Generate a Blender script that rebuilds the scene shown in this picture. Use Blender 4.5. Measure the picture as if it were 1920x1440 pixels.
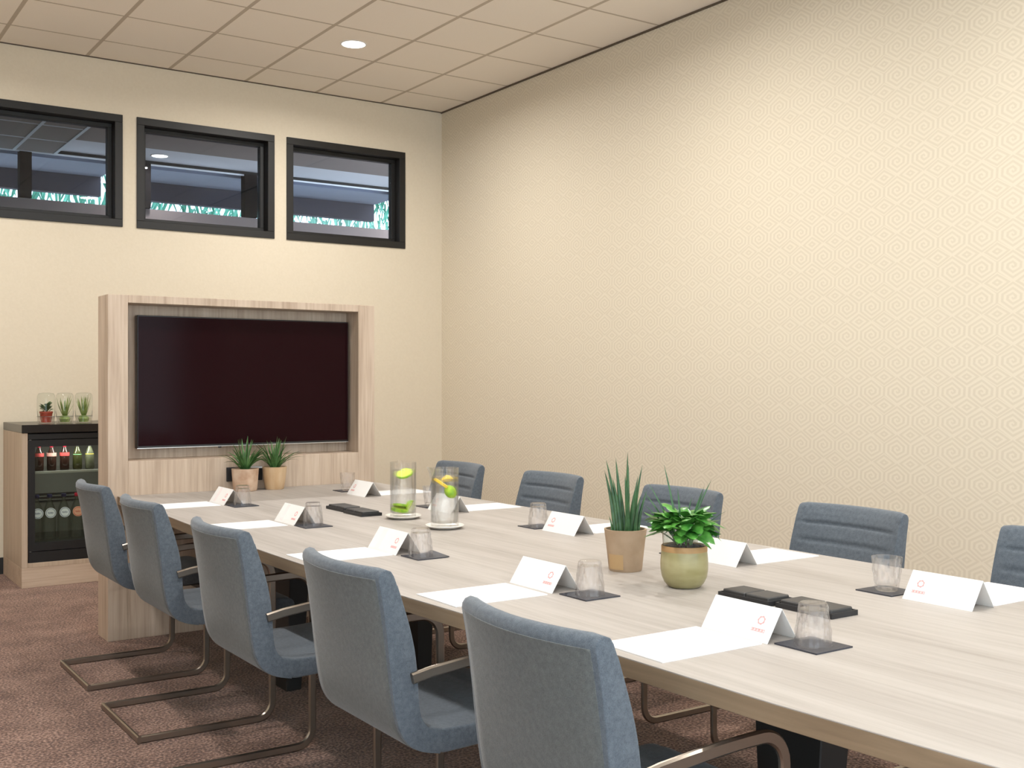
import bpy, bmesh, math, random
from mathutils import Vector, Matrix
random.seed(7)
for o in list(bpy.data.objects): bpy.data.objects.remove(o)
S = bpy.context.scene
COL = S.collection
PI = math.pi

# ------------------------------------------------------------------ camera, world, light
cam_data = bpy.data.cameras.new('camera')
cam = bpy.data.objects.new('camera', cam_data); COL.objects.link(cam)
cam_data.sensor_width = 36.0
cam_data.lens = 36.0 * 2065.0 / 1920.0
cam_data.shift_y = -2.0 / 1920.0
cam_data.clip_start = 0.05
YAW = math.atan2(1403, 2065)
cam.location = (0, 0, 1.337)
cam.rotation_euler = (PI / 2, 0, -YAW)
S.camera = cam
RIGHT = Vector((math.cos(YAW), -math.sin(YAW), 0))     # used to shape the plants seen in the photograph
FWD = Vector((math.sin(YAW), math.cos(YAW), 0))

W = bpy.data.worlds.new('sky'); S.world = W; W.use_nodes = True
bg = W.node_tree.nodes['Background']
bg.inputs['Color'].default_value = (0.80, 0.92, 1.0, 1); bg.inputs['Strength'].default_value = 4.6

vs = S.view_settings
S.display_settings.display_device = 'sRGB'
vs.view_transform = 'Standard'; vs.look = 'None'; vs.gamma = 1.0; vs.use_curve_mapping = False
vs.exposure = 0.20
LAMP_W = 33.5            # each recessed ceiling downlight
LAMP_COL = (1.0, 0.975, 0.94)
LAMP_SPREAD = 168

# ------------------------------------------------------------------ dimensions (metres)
XW, YW, ZC = 4.95, 8.39, 3.724      # right wall, back wall, ceiling
XL, YN = -2.25, -2.6                # left wall and the wall behind the camera
TT = 0.75                           # table top

# ------------------------------------------------------------------ materials
def new_mat(name):
    m = bpy.data.materials.new(name); m.use_nodes = True
    nt = m.node_tree
    b = nt.nodes['Principled BSDF']
    return m, nt, b
def N(nt, t, **kw):
    n = nt.nodes.new(t)
    for k, v in kw.items(): setattr(n, k, v)
    return n
def ramp(nt, stops):
    r = N(nt, 'ShaderNodeValToRGB'); e = r.color_ramp.elements
    while len(e) < len(stops): e.new(0.5)
    for i, (p, c) in enumerate(stops): e[i].position = p; e[i].color = (*c, 1)
    return r
def plain(name, col, rough=0.5, metal=0.0, spec=0.5, **kw):
    m, nt, b = new_mat(name)
    b.inputs['Base Color'].default_value = (*col, 1); b.inputs['Roughness'].default_value = rough
    b.inputs['Metallic'].default_value = metal; b.inputs['Specular IOR Level'].default_value = spec
    for k, v in kw.items(): b.inputs[k].default_value = v
    return m
def mottled(name, c1, c2, scale=30, rough=0.7, bump=0.0, spec=0.4, detail=6, stretch=(1, 1, 1), dist=0.01, lo=.35, hi=.65):
    m, nt, b = new_mat(name)
    tc = N(nt, 'ShaderNodeTexCoord'); mp = N(nt, 'ShaderNodeMapping'); mp.inputs['Scale'].default_value = stretch
    no = N(nt, 'ShaderNodeTexNoise'); no.inputs['Scale'].default_value = scale; no.inputs['Detail'].default_value = detail
    r = ramp(nt, [(lo, c1), (hi, c2)])
    L = nt.links.new
    L(tc.outputs['Object'], mp.inputs['Vector']); L(mp.outputs['Vector'], no.inputs['Vector'])
    L(no.outputs['Fac'], r.inputs['Fac']); L(r.outputs['Color'], b.inputs['Base Color'])
    b.inputs['Roughness'].default_value = rough; b.inputs['Specular IOR Level'].default_value = spec
    if bump:
        bu = N(nt, 'ShaderNodeBump'); bu.inputs['Strength'].default_value = bump; bu.inputs['Distance'].default_value = dist
        L(no.outputs['Fac'], bu.inputs['Height']); L(bu.outputs['Normal'], b.inputs['Normal'])
    return m
def wood(name, axis, dark, mid, light, rough=0.45, sc=1.0):
    """fine straight grain running along axis (0, 1 or 2)"""
    m, nt, b = new_mat(name); L = nt.links.new
    tc = N(nt, 'ShaderNodeTexCoord')
    def noise(along, across, detail):
        mp = N(nt, 'ShaderNodeMapping'); s = [across * sc] * 3; s[axis] = along * sc
        mp.inputs['Scale'].default_value = s
        n = N(nt, 'ShaderNodeTexNoise'); n.inputs['Scale'].default_value = 1.0; n.inputs['Detail'].default_value = detail
        n.inputs['Distortion'].default_value = 0.25
        L(tc.outputs['Object'], mp.inputs['Vector']); L(mp.outputs['Vector'], n.inputs['Vector'])
        return n
    a = noise(1.1, 11, 3); c = noise(3.0, 70, 4)
    mx = N(nt, 'ShaderNodeMath', operation='MULTIPLY_ADD')
    mx.inputs[1].default_value = 0.45
    sc2 = N(nt, 'ShaderNodeMath', operation='MULTIPLY'); sc2.inputs[1].default_value = 0.55
    L(a.outputs['Fac'], sc2.inputs[0]); L(c.outputs['Fac'], mx.inputs[0]); L(sc2.outputs[0], mx.inputs[2])
    r = ramp(nt, [(0.30, dark), (0.5, mid), (0.70, light)])
    L(mx.outputs[0], r.inputs['Fac']); L(r.outputs['Color'], b.inputs['Base Color'])
    b.inputs['Roughness'].default_value = rough; b.inputs['Specular IOR Level'].default_value = 0.35
    bu = N(nt, 'ShaderNodeBump'); bu.inputs['Strength'].default_value = 0.08; bu.inputs['Distance'].default_value = 0.002
    L(c.outputs['Fac'], bu.inputs['Height']); L(bu.outputs['Normal'], b.inputs['Normal'])
    return m
def glass(name, tint=(1, 1, 1), clear=0.6, rough=0.0, ior=1.45, thin_ior=1.22):
    """clear transmission blended with refraction, the same for every ray"""
    m = bpy.data.materials.new(name); m.use_nodes = True; nt = m.node_tree; L = nt.links.new
    nt.nodes.clear()
    out = N(nt, 'ShaderNodeOutputMaterial'); mix = N(nt, 'ShaderNodeMixShader'); mix.inputs[0].default_value = clear
    g = N(nt, 'ShaderNodeBsdfGlass'); g.inputs['Color'].default_value = (*tint, 1); g.inputs['Roughness'].default_value = rough
    g.inputs['IOR'].default_value = ior
    t = N(nt, 'ShaderNodeBsdfTransparent'); t.inputs['Color'].default_value = (*tint, 1)
    gl = N(nt, 'ShaderNodeBsdfGlossy'); gl.inputs['Roughness'].default_value = 0.02
    fr = N(nt, 'ShaderNodeFresnel'); geo = N(nt, 'ShaderNodeNewGeometry')
    io = N(nt, 'ShaderNodeMath', operation='MULTIPLY_ADD'); io.inputs[1].default_value = 1 / thin_ior - thin_ior; io.inputs[2].default_value = thin_ior
    L(geo.outputs['Backfacing'], io.inputs[0]); L(io.outputs[0], fr.inputs['IOR'])
    thin = N(nt, 'ShaderNodeMixShader'); L(fr.outputs[0], thin.inputs[0]); L(t.outputs[0], thin.inputs[1]); L(gl.outputs[0], thin.inputs[2])
    L(g.outputs[0], mix.inputs[1]); L(thin.outputs[0], mix.inputs[2]); L(mix.outputs[0], out.inputs['Surface'])
    return m
def pane(name, tint=(0.9, 0.93, 0.95), refl=1.0, ior=1.45):
    """thin flat glass: see-through with a Fresnel reflection"""
    m = bpy.data.materials.new(name); m.use_nodes = True; nt = m.node_tree; L = nt.links.new
    nt.nodes.clear()
    out = N(nt, 'ShaderNodeOutputMaterial'); mix = N(nt, 'ShaderNodeMixShader')
    fr = N(nt, 'ShaderNodeFresnel'); geo = N(nt, 'ShaderNodeNewGeometry')
    io = N(nt, 'ShaderNodeMath', operation='MULTIPLY_ADD'); io.inputs[1].default_value = 1 / ior - ior; io.inputs[2].default_value = ior
    L(geo.outputs['Backfacing'], io.inputs[0]); L(io.outputs[0], fr.inputs['IOR'])
    mu = N(nt, 'ShaderNodeMath', operation='MULTIPLY'); mu.inputs[1].default_value = refl
    g = N(nt, 'ShaderNodeBsdfGlossy'); g.inputs['Roughness'].default_value = 0.0
    t = N(nt, 'ShaderNodeBsdfTransparent'); t.inputs['Color'].default_value = (*tint, 1)
    L(fr.outputs[0], mu.inputs[0]); L(mu.outputs[0], mix.inputs[0]); L(t.outputs[0], mix.inputs[1]); L(g.outputs[0], mix.inputs[2])
    L(mix.outputs[0], out.inputs['Surface'])
    return m
def emitter(name, col, strength):
    m = bpy.data.materials.new(name); m.use_nodes = True; nt = m.node_tree; nt.nodes.clear()
    out = N(nt, 'ShaderNodeOutputMaterial'); e = N(nt, 'ShaderNodeEmission')
    e.inputs['Color'].default_value = (*col, 1); e.inputs['Strength'].default_value = strength
    nt.links.new(e.outputs[0], out.inputs['Surface']); return m

def wallpaper():
    """interlocking hexagon spirals with small diamonds between them, printed tone on tone"""
    m, nt, b = new_mat('wallpaper'); L = nt.links.new
    tc = N(nt, 'ShaderNodeTexCoord'); sx = N(nt, 'ShaderNodeSeparateXYZ'); L(tc.outputs['Object'], sx.inputs[0])
    def M(op, a, bb=None, cc=None):
        n = N(nt, 'ShaderNodeMath', operation=op)
        for i, v in enumerate((a, bb, cc)):
            if v is None: continue
            if isinstance(v, (int, float)): n.inputs[i].default_value = v
            else: L(v, n.inputs[i])
        return n.outputs[0]
    WX, VZ = 0.163, 0.152
    u = M('DIVIDE', sx.outputs['Y'], WX); v = M('DIVIDE', sx.outputs['Z'], VZ)
    cu = M('FLOOR', u); fu = M('SUBTRACT', M('FRACT', u), 0.5); fv = M('SUBTRACT', M('FRACT', v), 0.5)
    par = M('MODULO', M('ABSOLUTE', cu), 2.0)                 # alternate columns mirror the spiral
    sgn = M('MULTIPLY_ADD', par, 2.0, -1.0)
    X = M('MULTIPLY', fu, sgn); Y = M('MULTIPLY', fv, sgn)
    ax, ay = M('ABSOLUTE', X), M('ABSOLUTE', Y)
    A = 0.17                                                  # half height of the upright sides
    k = (0.5 - A) / 0.5
    d = M('MULTIPLY', M('MAXIMUM', ax, M('ADD', ay, M('MULTIPLY', ax, k))), 2.0)     # 0 centre .. 1 rim
    ang = M('DIVIDE', M('ARCTAN2', Y, X), 2 * PI)
    ring = M('ADD', M('MULTIPLY', d, 3.0), ang)
    hexs = M('COSINE', M('MULTIPLY', ring, 2 * PI))
    dx = M('SUBTRACT', 0.5, ax); dy = M('SUBTRACT', 0.5, ay)
    dd = M('ADD', M('DIVIDE', dx, 0.5), M('DIVIDE', dy, 0.5 - A))
    dia = M('COSINE', M('MULTIPLY', M('MULTIPLY', dd, 2.0), 2 * PI))
    inside = M('GREATER_THAN', d, 1.0)
    mix = N(nt, 'ShaderNodeMix', data_type='FLOAT'); L(inside, mix.inputs[0]); L(hexs, mix.inputs[2]); L(dia, mix.inputs[3])
    f = M('MULTIPLY_ADD', mix.outputs[0], 0.5, 0.5)
    r = ramp(nt, [(0.25, (0.665, 0.59, 0.465)), (0.75, (0.735, 0.66, 0.53))])
    L(f, r.inputs['Fac']); L(r.outputs['Color'], b.inputs['Base Color'])
    b.inputs['Roughness'].default_value = 0.75; b.inputs['Specular IOR Level'].default_value = 0.2
    return m

def carpet_mat():
    m, nt, b = new_mat('carpet'); L = nt.links.new
    tc = N(nt, 'ShaderNodeTexCoord')
    n1 = N(nt, 'ShaderNodeTexNoise'); n1.inputs['Scale'].default_value = 95; n1.inputs['Detail'].default_value = 5
    n2 = N(nt, 'ShaderNodeTexNoise'); n2.inputs['Scale'].default_value = 5; n2.inputs['Detail'].default_value = 4
    for n in (n1, n2): L(tc.outputs['Object'], n.inputs['Vector'])
    a = N(nt, 'ShaderNodeMath', operation='MULTIPLY_ADD'); a.inputs[1].default_value = 0.8
    c = N(nt, 'ShaderNodeMath', operation='MULTIPLY'); c.inputs[1].default_value = 0.2
    L(n2.outputs['Fac'], c.inputs[0]); L(n1.outputs['Fac'], a.inputs[0]); L(c.outputs[0], a.inputs[2])
    r = ramp(nt, [(0.40, (0.065, 0.031, 0.021)), (0.5, (0.175, 0.095, 0.068)), (0.60, (0.37, 0.235, 0.18))])
    L(a.outputs[0], r.inputs['Fac']); L(r.outputs['Color'], b.inputs['Base Color'])
    b.inputs['Roughness'].default_value = 1.0; b.inputs['Specular IOR Level'].default_value = 0.05
    b.inputs['Sheen Weight'].default_value = 0.2
    bu = N(nt, 'ShaderNodeBump'); bu.inputs['Strength'].default_value = 0.8; bu.inputs['Distance'].default_value = 0.012
    L(n1.outputs['Fac'], bu.inputs['Height']); L(bu.outputs['Normal'], b.inputs['Normal'])
    return m
def fabric_mat(name, c1, c2):
    m, nt, b = new_mat(name); L = nt.links.new
    tc = N(nt, 'ShaderNodeTexCoord')
    n1 = N(nt, 'ShaderNodeTexNoise'); n1.inputs['Scale'].default_value = 420; n1.inputs['Detail'].default_value = 3
    n2 = N(nt, 'ShaderNodeTexNoise'); n2.inputs['Scale'].default_value = 90; n2.inputs['Detail'].default_value = 6
    for n in (n1, n2): L(tc.outputs['Object'], n.inputs['Vector'])
    a = N(nt, 'ShaderNodeMath', operation='ADD'); h = N(nt, 'ShaderNodeMath', operation='MULTIPLY'); h.inputs[1].default_value = 0.5
    L(n1.outputs['Fac'], a.inputs[0]); L(n2.outputs['Fac'], a.inputs[1]); L(a.outputs[0], h.inputs[0])
    r = ramp(nt, [(0.30, c1), (0.70, c2)]); L(h.outputs[0], r.inputs['Fac']); L(r.outputs['Color'], b.inputs['Base Color'])
    b.inputs['Roughness'].default_value = 0.95; b.inputs['Specular IOR Level'].default_value = 0.1
    b.inputs['Sheen Weight'].default_value = 0.25; b.inputs['Sheen Roughness'].default_value = 0.5
    bu = N(nt, 'ShaderNodeBump'); bu.inputs['Strength'].default_value = 0.35; bu.inputs['Distance'].default_value = 0.002
    L(n1.outputs['Fac'], bu.inputs['Height']); L(bu.outputs['Normal'], b.inputs['Normal'])
    return m
def leaf_mat(name, c1, c2, scale=40, rough=0.4):
    m = mottled(name, c1, c2, scale=scale, rough=rough, spec=0.5)
    return m

MAT = dict(
    wall=mottled('painted_wall', (0.695, 0.61, 0.475), (0.715, 0.63, 0.495), scale=60, rough=0.8, bump=0.05, spec=0.2),
    wallpaper=wallpaper(),
    carpet=carpet_mat(),
    tile=mottled('ceiling_tile', (0.91, 0.85, 0.76), (0.93, 0.87, 0.78), scale=140, rough=0.95, bump=0.1, spec=0.1, dist=0.002),
    tbar=plain('ceiling_bar', (0.53, 0.46, 0.37), 0.6),
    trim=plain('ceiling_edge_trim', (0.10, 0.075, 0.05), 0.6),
    base=plain('black_baseboard', (0.012, 0.011, 0.011), 0.45),
    wallb=plain('outer_plaster', (0.5, 0.45, 0.4), 0.9),
    frame=plain('black_window_frame', (0.009, 0.008, 0.007), 0.5),
    mullion=plain('dark_matt_mullion', (0.012, 0.011, 0.012), 0.9, spec=0.1),
    pane=pane('window_pane', (0.86, 0.88, 0.92), 0.8),
    fillpane=pane('fill_light_pane', (0.95, 0.96, 0.97), 1.0),  # glass of the out-of-view windows added for fill light
    table=wood('table_oak', 1, (0.305, 0.272, 0.243), (0.382, 0.347, 0.316), (0.445, 0.41, 0.377), 0.5),
    tedge_shaded=wood('table_edge_oak_shaded', 1, (0.18, 0.122, 0.075), (0.24, 0.17, 0.107), (0.30, 0.22, 0.148), 0.5),  # oak edge, its colour also darkened for shade on the table's side
    unit=wood('unit_oak', 2, (0.335, 0.245, 0.175), (0.48, 0.37, 0.28), (0.60, 0.485, 0.385), 0.5),
    cabw=wood('cabinet_oak', 2, (0.36, 0.27, 0.19), (0.47, 0.365, 0.27), (0.56, 0.45, 0.345), 0.5),
    plinth=wood('plinth_oak', 0, (0.41, 0.30, 0.22), (0.53, 0.41, 0.31), (0.62, 0.50, 0.39), 0.5),
    blacktop=plain('black_top', (0.014, 0.012, 0.011), 0.25),
    black=plain('black_enamel', (0.012, 0.013, 0.014), 0.35),
    blacksteel=plain('black_powder_steel', (0.01, 0.01, 0.01), 0.5),
    screen=plain('dark_screen', (0.013, 0.003, 0.004), 0.12, spec=0.05),
    bezel=plain('tv_bezel', (0.01, 0.008, 0.008), 0.35),
    silver=plain('silver_edge', (0.6, 0.58, 0.56), 0.3, 1.0),
    fabric=fabric_mat('chair_fabric', (0.066, 0.078, 0.094), (0.13, 0.15, 0.173)),
    fabric_back=fabric_mat('chair_back_fabric', (0.078, 0.084, 0.083), (0.14, 0.148, 0.146)),
    steel=plain('bronzed_steel', (0.31, 0.265, 0.22), 0.28, 0.95),
    plastic=plain('black_plastic', (0.015, 0.015, 0.017), 0.5),
    paper=plain('white_paper', (0.83, 0.82, 0.81), 0.8, spec=0.2),
    pink=plain('pink_print', (0.78, 0.33, 0.32), 0.7),
    palepink=plain('pale_pink_print', (0.82, 0.73, 0.72), 0.8),
    cardin=plain('card_inside', (0.80, 0.74, 0.68), 0.85),
    coaster=mottled('coaster_leather', (0.03, 0.032, 0.042), (0.05, 0.052, 0.065), scale=200, rough=0.45, bump=0.1),
    cutglass=glass('cut_glass', (0.995, 0.995, 1.0), 0.80),
    clear=glass('clear_glass', (0.995, 0.998, 0.998), 0.80),
    thin=pane('thin_clear_glass', (0.95, 0.97, 0.955), 1.0),
    water=glass('water', (0.99, 0.996, 0.996), 0.85, ior=1.33, thin_ior=1.1),
    ceramic=plain('white_ceramic', (0.80, 0.76, 0.71), 0.25),
    clay=mottled('sand_clay', (0.325, 0.225, 0.142), (0.385, 0.275, 0.182), scale=18, rough=0.85, bump=0.08),
    clay_patch=plain('ochre_clay_patch', (0.42, 0.27, 0.13), 0.85),
    claypink=mottled('pinkish_clay', (0.46, 0.29, 0.19), (0.62, 0.46, 0.34), scale=14, rough=0.85, bump=0.08),
    claytan=mottled('golden_clay', (0.52, 0.34, 0.185), (0.60, 0.43, 0.27), scale=12, rough=0.8, stretch=(2, 2, 0.4)),
    glaze=mottled('olive_glaze', (0.27, 0.235, 0.105), (0.375, 0.33, 0.175), scale=9, rough=0.28, stretch=(1, 1, 3)),
    rim=plain('bare_clay_rim', (0.38, 0.22, 0.09), 0.6),
    soil=mottled('soil', (0.015, 0.01, 0.007), (0.05, 0.032, 0.02), scale=90, rough=1.0, bump=0.6),
    snake=leaf_mat('sword_leaf', (0.018, 0.065, 0.022), (0.05, 0.13, 0.045), 25),
    bush=leaf_mat('bright_leaf', (0.02, 0.13, 0.015), (0.12, 0.36, 0.06), 18, 0.28),
    grass=leaf_mat('grassy_leaf', (0.03, 0.095, 0.022), (0.10, 0.21, 0.06), 22),
    aloe=leaf_mat('pale_leaf', (0.13, 0.20, 0.035), (0.34, 0.42, 0.14), 25),
    darkleaf=leaf_mat('dark_leaf', (0.05, 0.11, 0.04), (0.14, 0.25, 0.10), 30),
    terracotta=plain('red_plastic_pot', (0.33, 0.045, 0.02), 0.5),
    limeskin=mottled('lime_skin', (0.20, 0.42, 0.01), (0.42, 0.60, 0.02), scale=40, rough=0.4),
    limeflesh=plain('lime_flesh', (0.62, 0.72, 0.08), 0.4),
    lemon=plain('lemon_skin', (0.85, 0.58, 0.04), 0.4),
    lemonflesh=plain('lemon_flesh', (0.88, 0.72, 0.22), 0.4),
    wire=plain('wire_clip', (0.45, 0.45, 0.45), 0.3, 1.0),
    fridge_in=plain('fridge_liner', (0.20, 0.195, 0.175), 0.5),
    shelf=plain('fridge_shelf', (0.42, 0.42, 0.38), 0.4),
    bottle=glass('bottle_glass', (0.95, 0.97, 0.94), 0.72),
    cola=plain('dark_cola', (0.02, 0.008, 0.006), 0.15),
    greendrink=plain('green_drink', (0.028, 0.032, 0.010), 0.15),
    palewater=plain('pale_drink', (0.075, 0.08, 0.05), 0.15),
    lab_red=plain('red_label', (0.42, 0.05, 0.05), 0.6), lab_pink=plain('pale_pink_label', (0.5, 0.27, 0.24), 0.6),
    lab_green=plain('green_label', (0.14, 0.36, 0.18), 0.6), lab_yellow=plain('yellow_label', (0.55, 0.42, 0.03), 0.6),
    lab_white=plain('white_label', (0.72, 0.73, 0.76), 0.6), lab_orange=plain('orange_label', (0.72, 0.36, 0.24), 0.6),
    lab_ink=plain('label_ink', (0.16, 0.17, 0.26), 0.6), lab_ink2=plain('label_red_ink', (0.5, 0.10, 0.07), 0.6),
    cap_navy=plain('navy_cap', (0.015, 0.015, 0.06), 0.4), cap_red=plain('red_cap', (0.42, 0.01, 0.035), 0.4),
    led=emitter('lamp_disc', (1.0, 0.97, 0.92), 9.0),
    ring=plain('lamp_ring', (0.78, 0.76, 0.72), 0.4),
    adj_ceil=plain('hall_ceiling', (0.30, 0.25, 0.235), 0.9), adj_band=plain('hall_plaster', (0.74, 0.75, 0.80), 0.9),
    adj_tile=plain('hall_tile', (0.30, 0.265, 0.25), 0.9), adj_bar=plain('hall_bar', (0.72, 0.75, 0.80), 0.5),
    adj_wall=plain('hall_wall', (0.26, 0.215, 0.205), 0.9), soffit=plain('canopy_soffit', (0.36, 0.38, 0.45), 0.9),
    fascia=plain('canopy_fascia', (0.125, 0.115, 0.135), 0.9), flash=plain('pale_head_strip', (0.85, 0.88, 0.92), 0.4),
    foliage=leaf_mat('outdoor_leaf', (0.02, 0.20, 0.12), (0.14, 0.50, 0.34), 3, 0.6),
    stone=plain('outdoor_paving', (0.35, 0.34, 0.32), 0.9),
)

# ------------------------------------------------------------------ mesh helpers
class MB:
    def __init__(s): s.v = []; s.f = []; s.mi = []; s.cur = 0
    def add(s, verts, faces):
        o = len(s.v); s.v += [tuple(p) for p in verts]
        for f in faces: s.f.append([i + o for i in f]); s.mi.append(s.cur)
        return s
    def box(s, x0, x1, y0, y1, z0, z1):
        return s.add([(x0, y0, z0), (x1, y0, z0), (x1, y1, z0), (x0, y1, z0), (x0, y0, z1), (x1, y0, z1), (x1, y1, z1), (x0, y1, z1)],
                     [(0, 3, 2, 1), (4, 5, 6, 7), (0, 1, 5, 4), (1, 2, 6, 5), (2, 3, 7, 6), (3, 0, 4, 7)])
    def lathe(s, prof, n=32, cx=0, cy=0, close=False, twist=None):
        """prof: list of (r, z); caps where r == 0"""
        rings = []; vs_ = []; fs = []
        for r, z in prof:
            if r < 1e-6: rings.append([len(vs_)]); vs_.append((cx, cy, z))
            else:
                rings.append(list(range(len(vs_), len(vs_) + n)))
                for i in range(n):
                    a = 2 * PI * i / n; rr = r if twist is None else r * twist(a, z)
                    vs_.append((cx + rr * math.cos(a), cy + rr * math.sin(a), z))
        pairs = list(zip(rings, rings[1:]))
        if close: pairs.append((rings[-1], rings[0]))
        for A, B in pairs:
            for i in range(n):
                j = (i + 1) % n
                if len(A) == 1 and len(B) == 1: continue
                if len(A) == 1: fs.append((A[0], B[j], B[i]))
                elif len(B) == 1: fs.append((A[i], A[j], B[0]))
                else: fs.append((A[i], A[j], B[j], B[i]))
        return s.add(vs_, fs)
    def sweep(s, path, wa, wb, up=(0, 1, 0), ch=0.3, taper=None):
        """rounded-rectangle bar along path; wa = size along 'up', wb = size across"""
        P = [Vector(p) for p in path]; up = Vector(up); n = len(P); vs_ = []; fs = []
        sec = []
        c = min(wa, wb) * ch
        for (a, b) in ((wa / 2 - c, wb / 2), (wa / 2, wb / 2 - c), (wa / 2, -wb / 2 + c), (wa / 2 - c, -wb / 2),
                       (-wa / 2 + c, -wb / 2), (-wa / 2, -wb / 2 + c), (-wa / 2, wb / 2 - c), (-wa / 2 + c, wb / 2)): sec.append((a, b))
        for i, p in enumerate(P):
            t = (P[min(i + 1, n - 1)] - P[max(i - 1, 0)]).normalized()
            side = t.cross(up).normalized(); k = 1 if taper is None else taper(i / (n - 1))
            for a, b in sec: vs_.append(p + up * a * k + side * b * k)
        m = len(sec)
        for i in range(n - 1):
            for j in range(m):
                jj = (j + 1) % m
                fs.append((i * m + j, i * m + jj, (i + 1) * m + jj, (i + 1) * m + j))
        fs.append(tuple(range(m))[::-1]); fs.append(tuple(range((n - 1) * m, n * m)))
        return s.add(vs_, fs)
    def tube(s, path, r, n=6, rfun=None):
        P = [Vector(p) for p in path]; k = len(P); vs_ = []; fs = []
        ref = Vector((0.31, 0.17, 0.93))
        for i, p in enumerate(P):
            t = (P[min(i + 1, k - 1)] - P[max(i - 1, 0)]).normalized()
            a = t.cross(ref)
            if a.length < 1e-3: a = t.cross(Vector((1, 0, 0)))
            a.normalize(); b = t.cross(a)
            rr = r if rfun is None else max(rfun(i / (k - 1)), 1e-4)
            for j in range(n):
                th = 2 * PI * j / n; vs_.append(p + a * rr * math.cos(th) + b * rr * math.sin(th))
        for i in range(k - 1):
            for j in range(n):
                jj = (j + 1) % n; fs.append((i * n + j, i * n + jj, (i + 1) * n + jj, (i + 1) * n + j))
        fs.append(tuple(range(n))[::-1]); fs.append(tuple(range((k - 1) * n, k * n)))
        return s.add(vs_, fs)
    def prism(s, poly, z0, z1):
        n = len(poly)
        vs_ = [(x, y, z0) for x, y in poly] + [(x, y, z1) for x, y in poly]
        fs = [tuple(range(n))[::-1], tuple(range(n, 2 * n))] + [(i, (i + 1) % n, n + (i + 1) % n, n + i) for i in range(n)]
        return s.add(vs_, fs)
    def blade(s, base, tip, width, bow, side, n=6, fold=0.35, wf=None):
        """a pointed leaf from base to tip; bow = sideways offset vector at mid length"""
        base, tip, bow, side = Vector(base), Vector(tip), Vector(bow), Vector(side).normalized()
        t = (tip - base).normalized(); nrm = t.cross(side).normalized(); vs_ = []; fs = []
        for i in range(n + 1):
            q = i / n; c = base.lerp(tip, q) + bow * 4 * q * (1 - q)
            w = width * (wf(q) if wf else (1 - q) ** 0.7 * (0.75 + 0.5 * q)) * 0.5 + 0.0003
            vs_ += [c - side * w + nrm * w * fold, c, c + side * w + nrm * w * fold]
        for i in range(n):
            a = i * 3
            fs += [(a, a + 1, a + 4, a + 3), (a + 1, a + 2, a + 5, a + 4)]
        return s.add(vs_, fs)
    def mesh(s, name):
        me = bpy.data.meshes.new(name); me.from_pydata(s.v, [], s.f); me.update()
        return me
def finish(me, bevel=0.0, seg=2, smooth=False, angle=35):
    bm = bmesh.new(); bm.from_mesh(me)
    bmesh.ops.recalc_face_normals(bm, faces=bm.faces)
    if bevel:
        es = [e for e in bm.edges if len(e.link_faces) == 2 and e.calc_face_angle(0) > math.radians(30)]
        bmesh.ops.bevel(bm, geom=es, offset=bevel, segments=seg, affect='EDGES', profile=0.6, clamp_overlap=True)
    if smooth:
        for f in bm.faces: f.smooth = True
        for e in bm.edges:
            if len(e.link_faces) == 2 and e.calc_face_angle(0) > math.radians(angle): e.smooth = False
    bm.to_mesh(me); bm.free(); me.update()
def obj(name, mb, mat, parent=None, bevel=0.0, seg=2, smooth=False, angle=35, loc=None, extra=None):
    me = mb.mesh(name) if isinstance(mb, MB) else mb
    if isinstance(mb, MB):
        me.materials.append(MAT[mat])
        for e in (extra or []): me.materials.append(MAT[e])
        if extra:
            for p, i in zip(me.polygons, mb.mi): p.material_index = i
        finish(me, bevel, seg, smooth, angle)
    o = bpy.data.objects.new(name, me); COL.objects.link(o)
    if loc: o.location = loc
    if parent: o.parent = parent
    return o
def thing(name, label, cat, loc=(0, 0, 0), rz=0, group=None):
    o = bpy.data.objects.new(name, None); COL.objects.link(o); o.empty_display_size = 0.05
    o.location = loc; o.rotation_euler = (0, 0, rz)
    return tag(o, label, cat, group)
def tag(o, label, cat, group=None):
    o['label'] = label; o['category'] = cat
    if group: o['group'] = group
    return o
def struct(o, label=None):
    o['kind'] = 'structure'
    if label: o['label'] = label
    return o
def copy_tree(o, parent=None):
    c = o.copy(); COL.objects.link(c)
    if parent: c.parent = parent
    for ch in list(o.children): copy_tree(ch, c)
    return c
def box(name, b, mat, parent=None, bevel=0.0, seg=2):
    return obj(name, MB().box(*b), mat, parent, bevel, seg)

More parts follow.
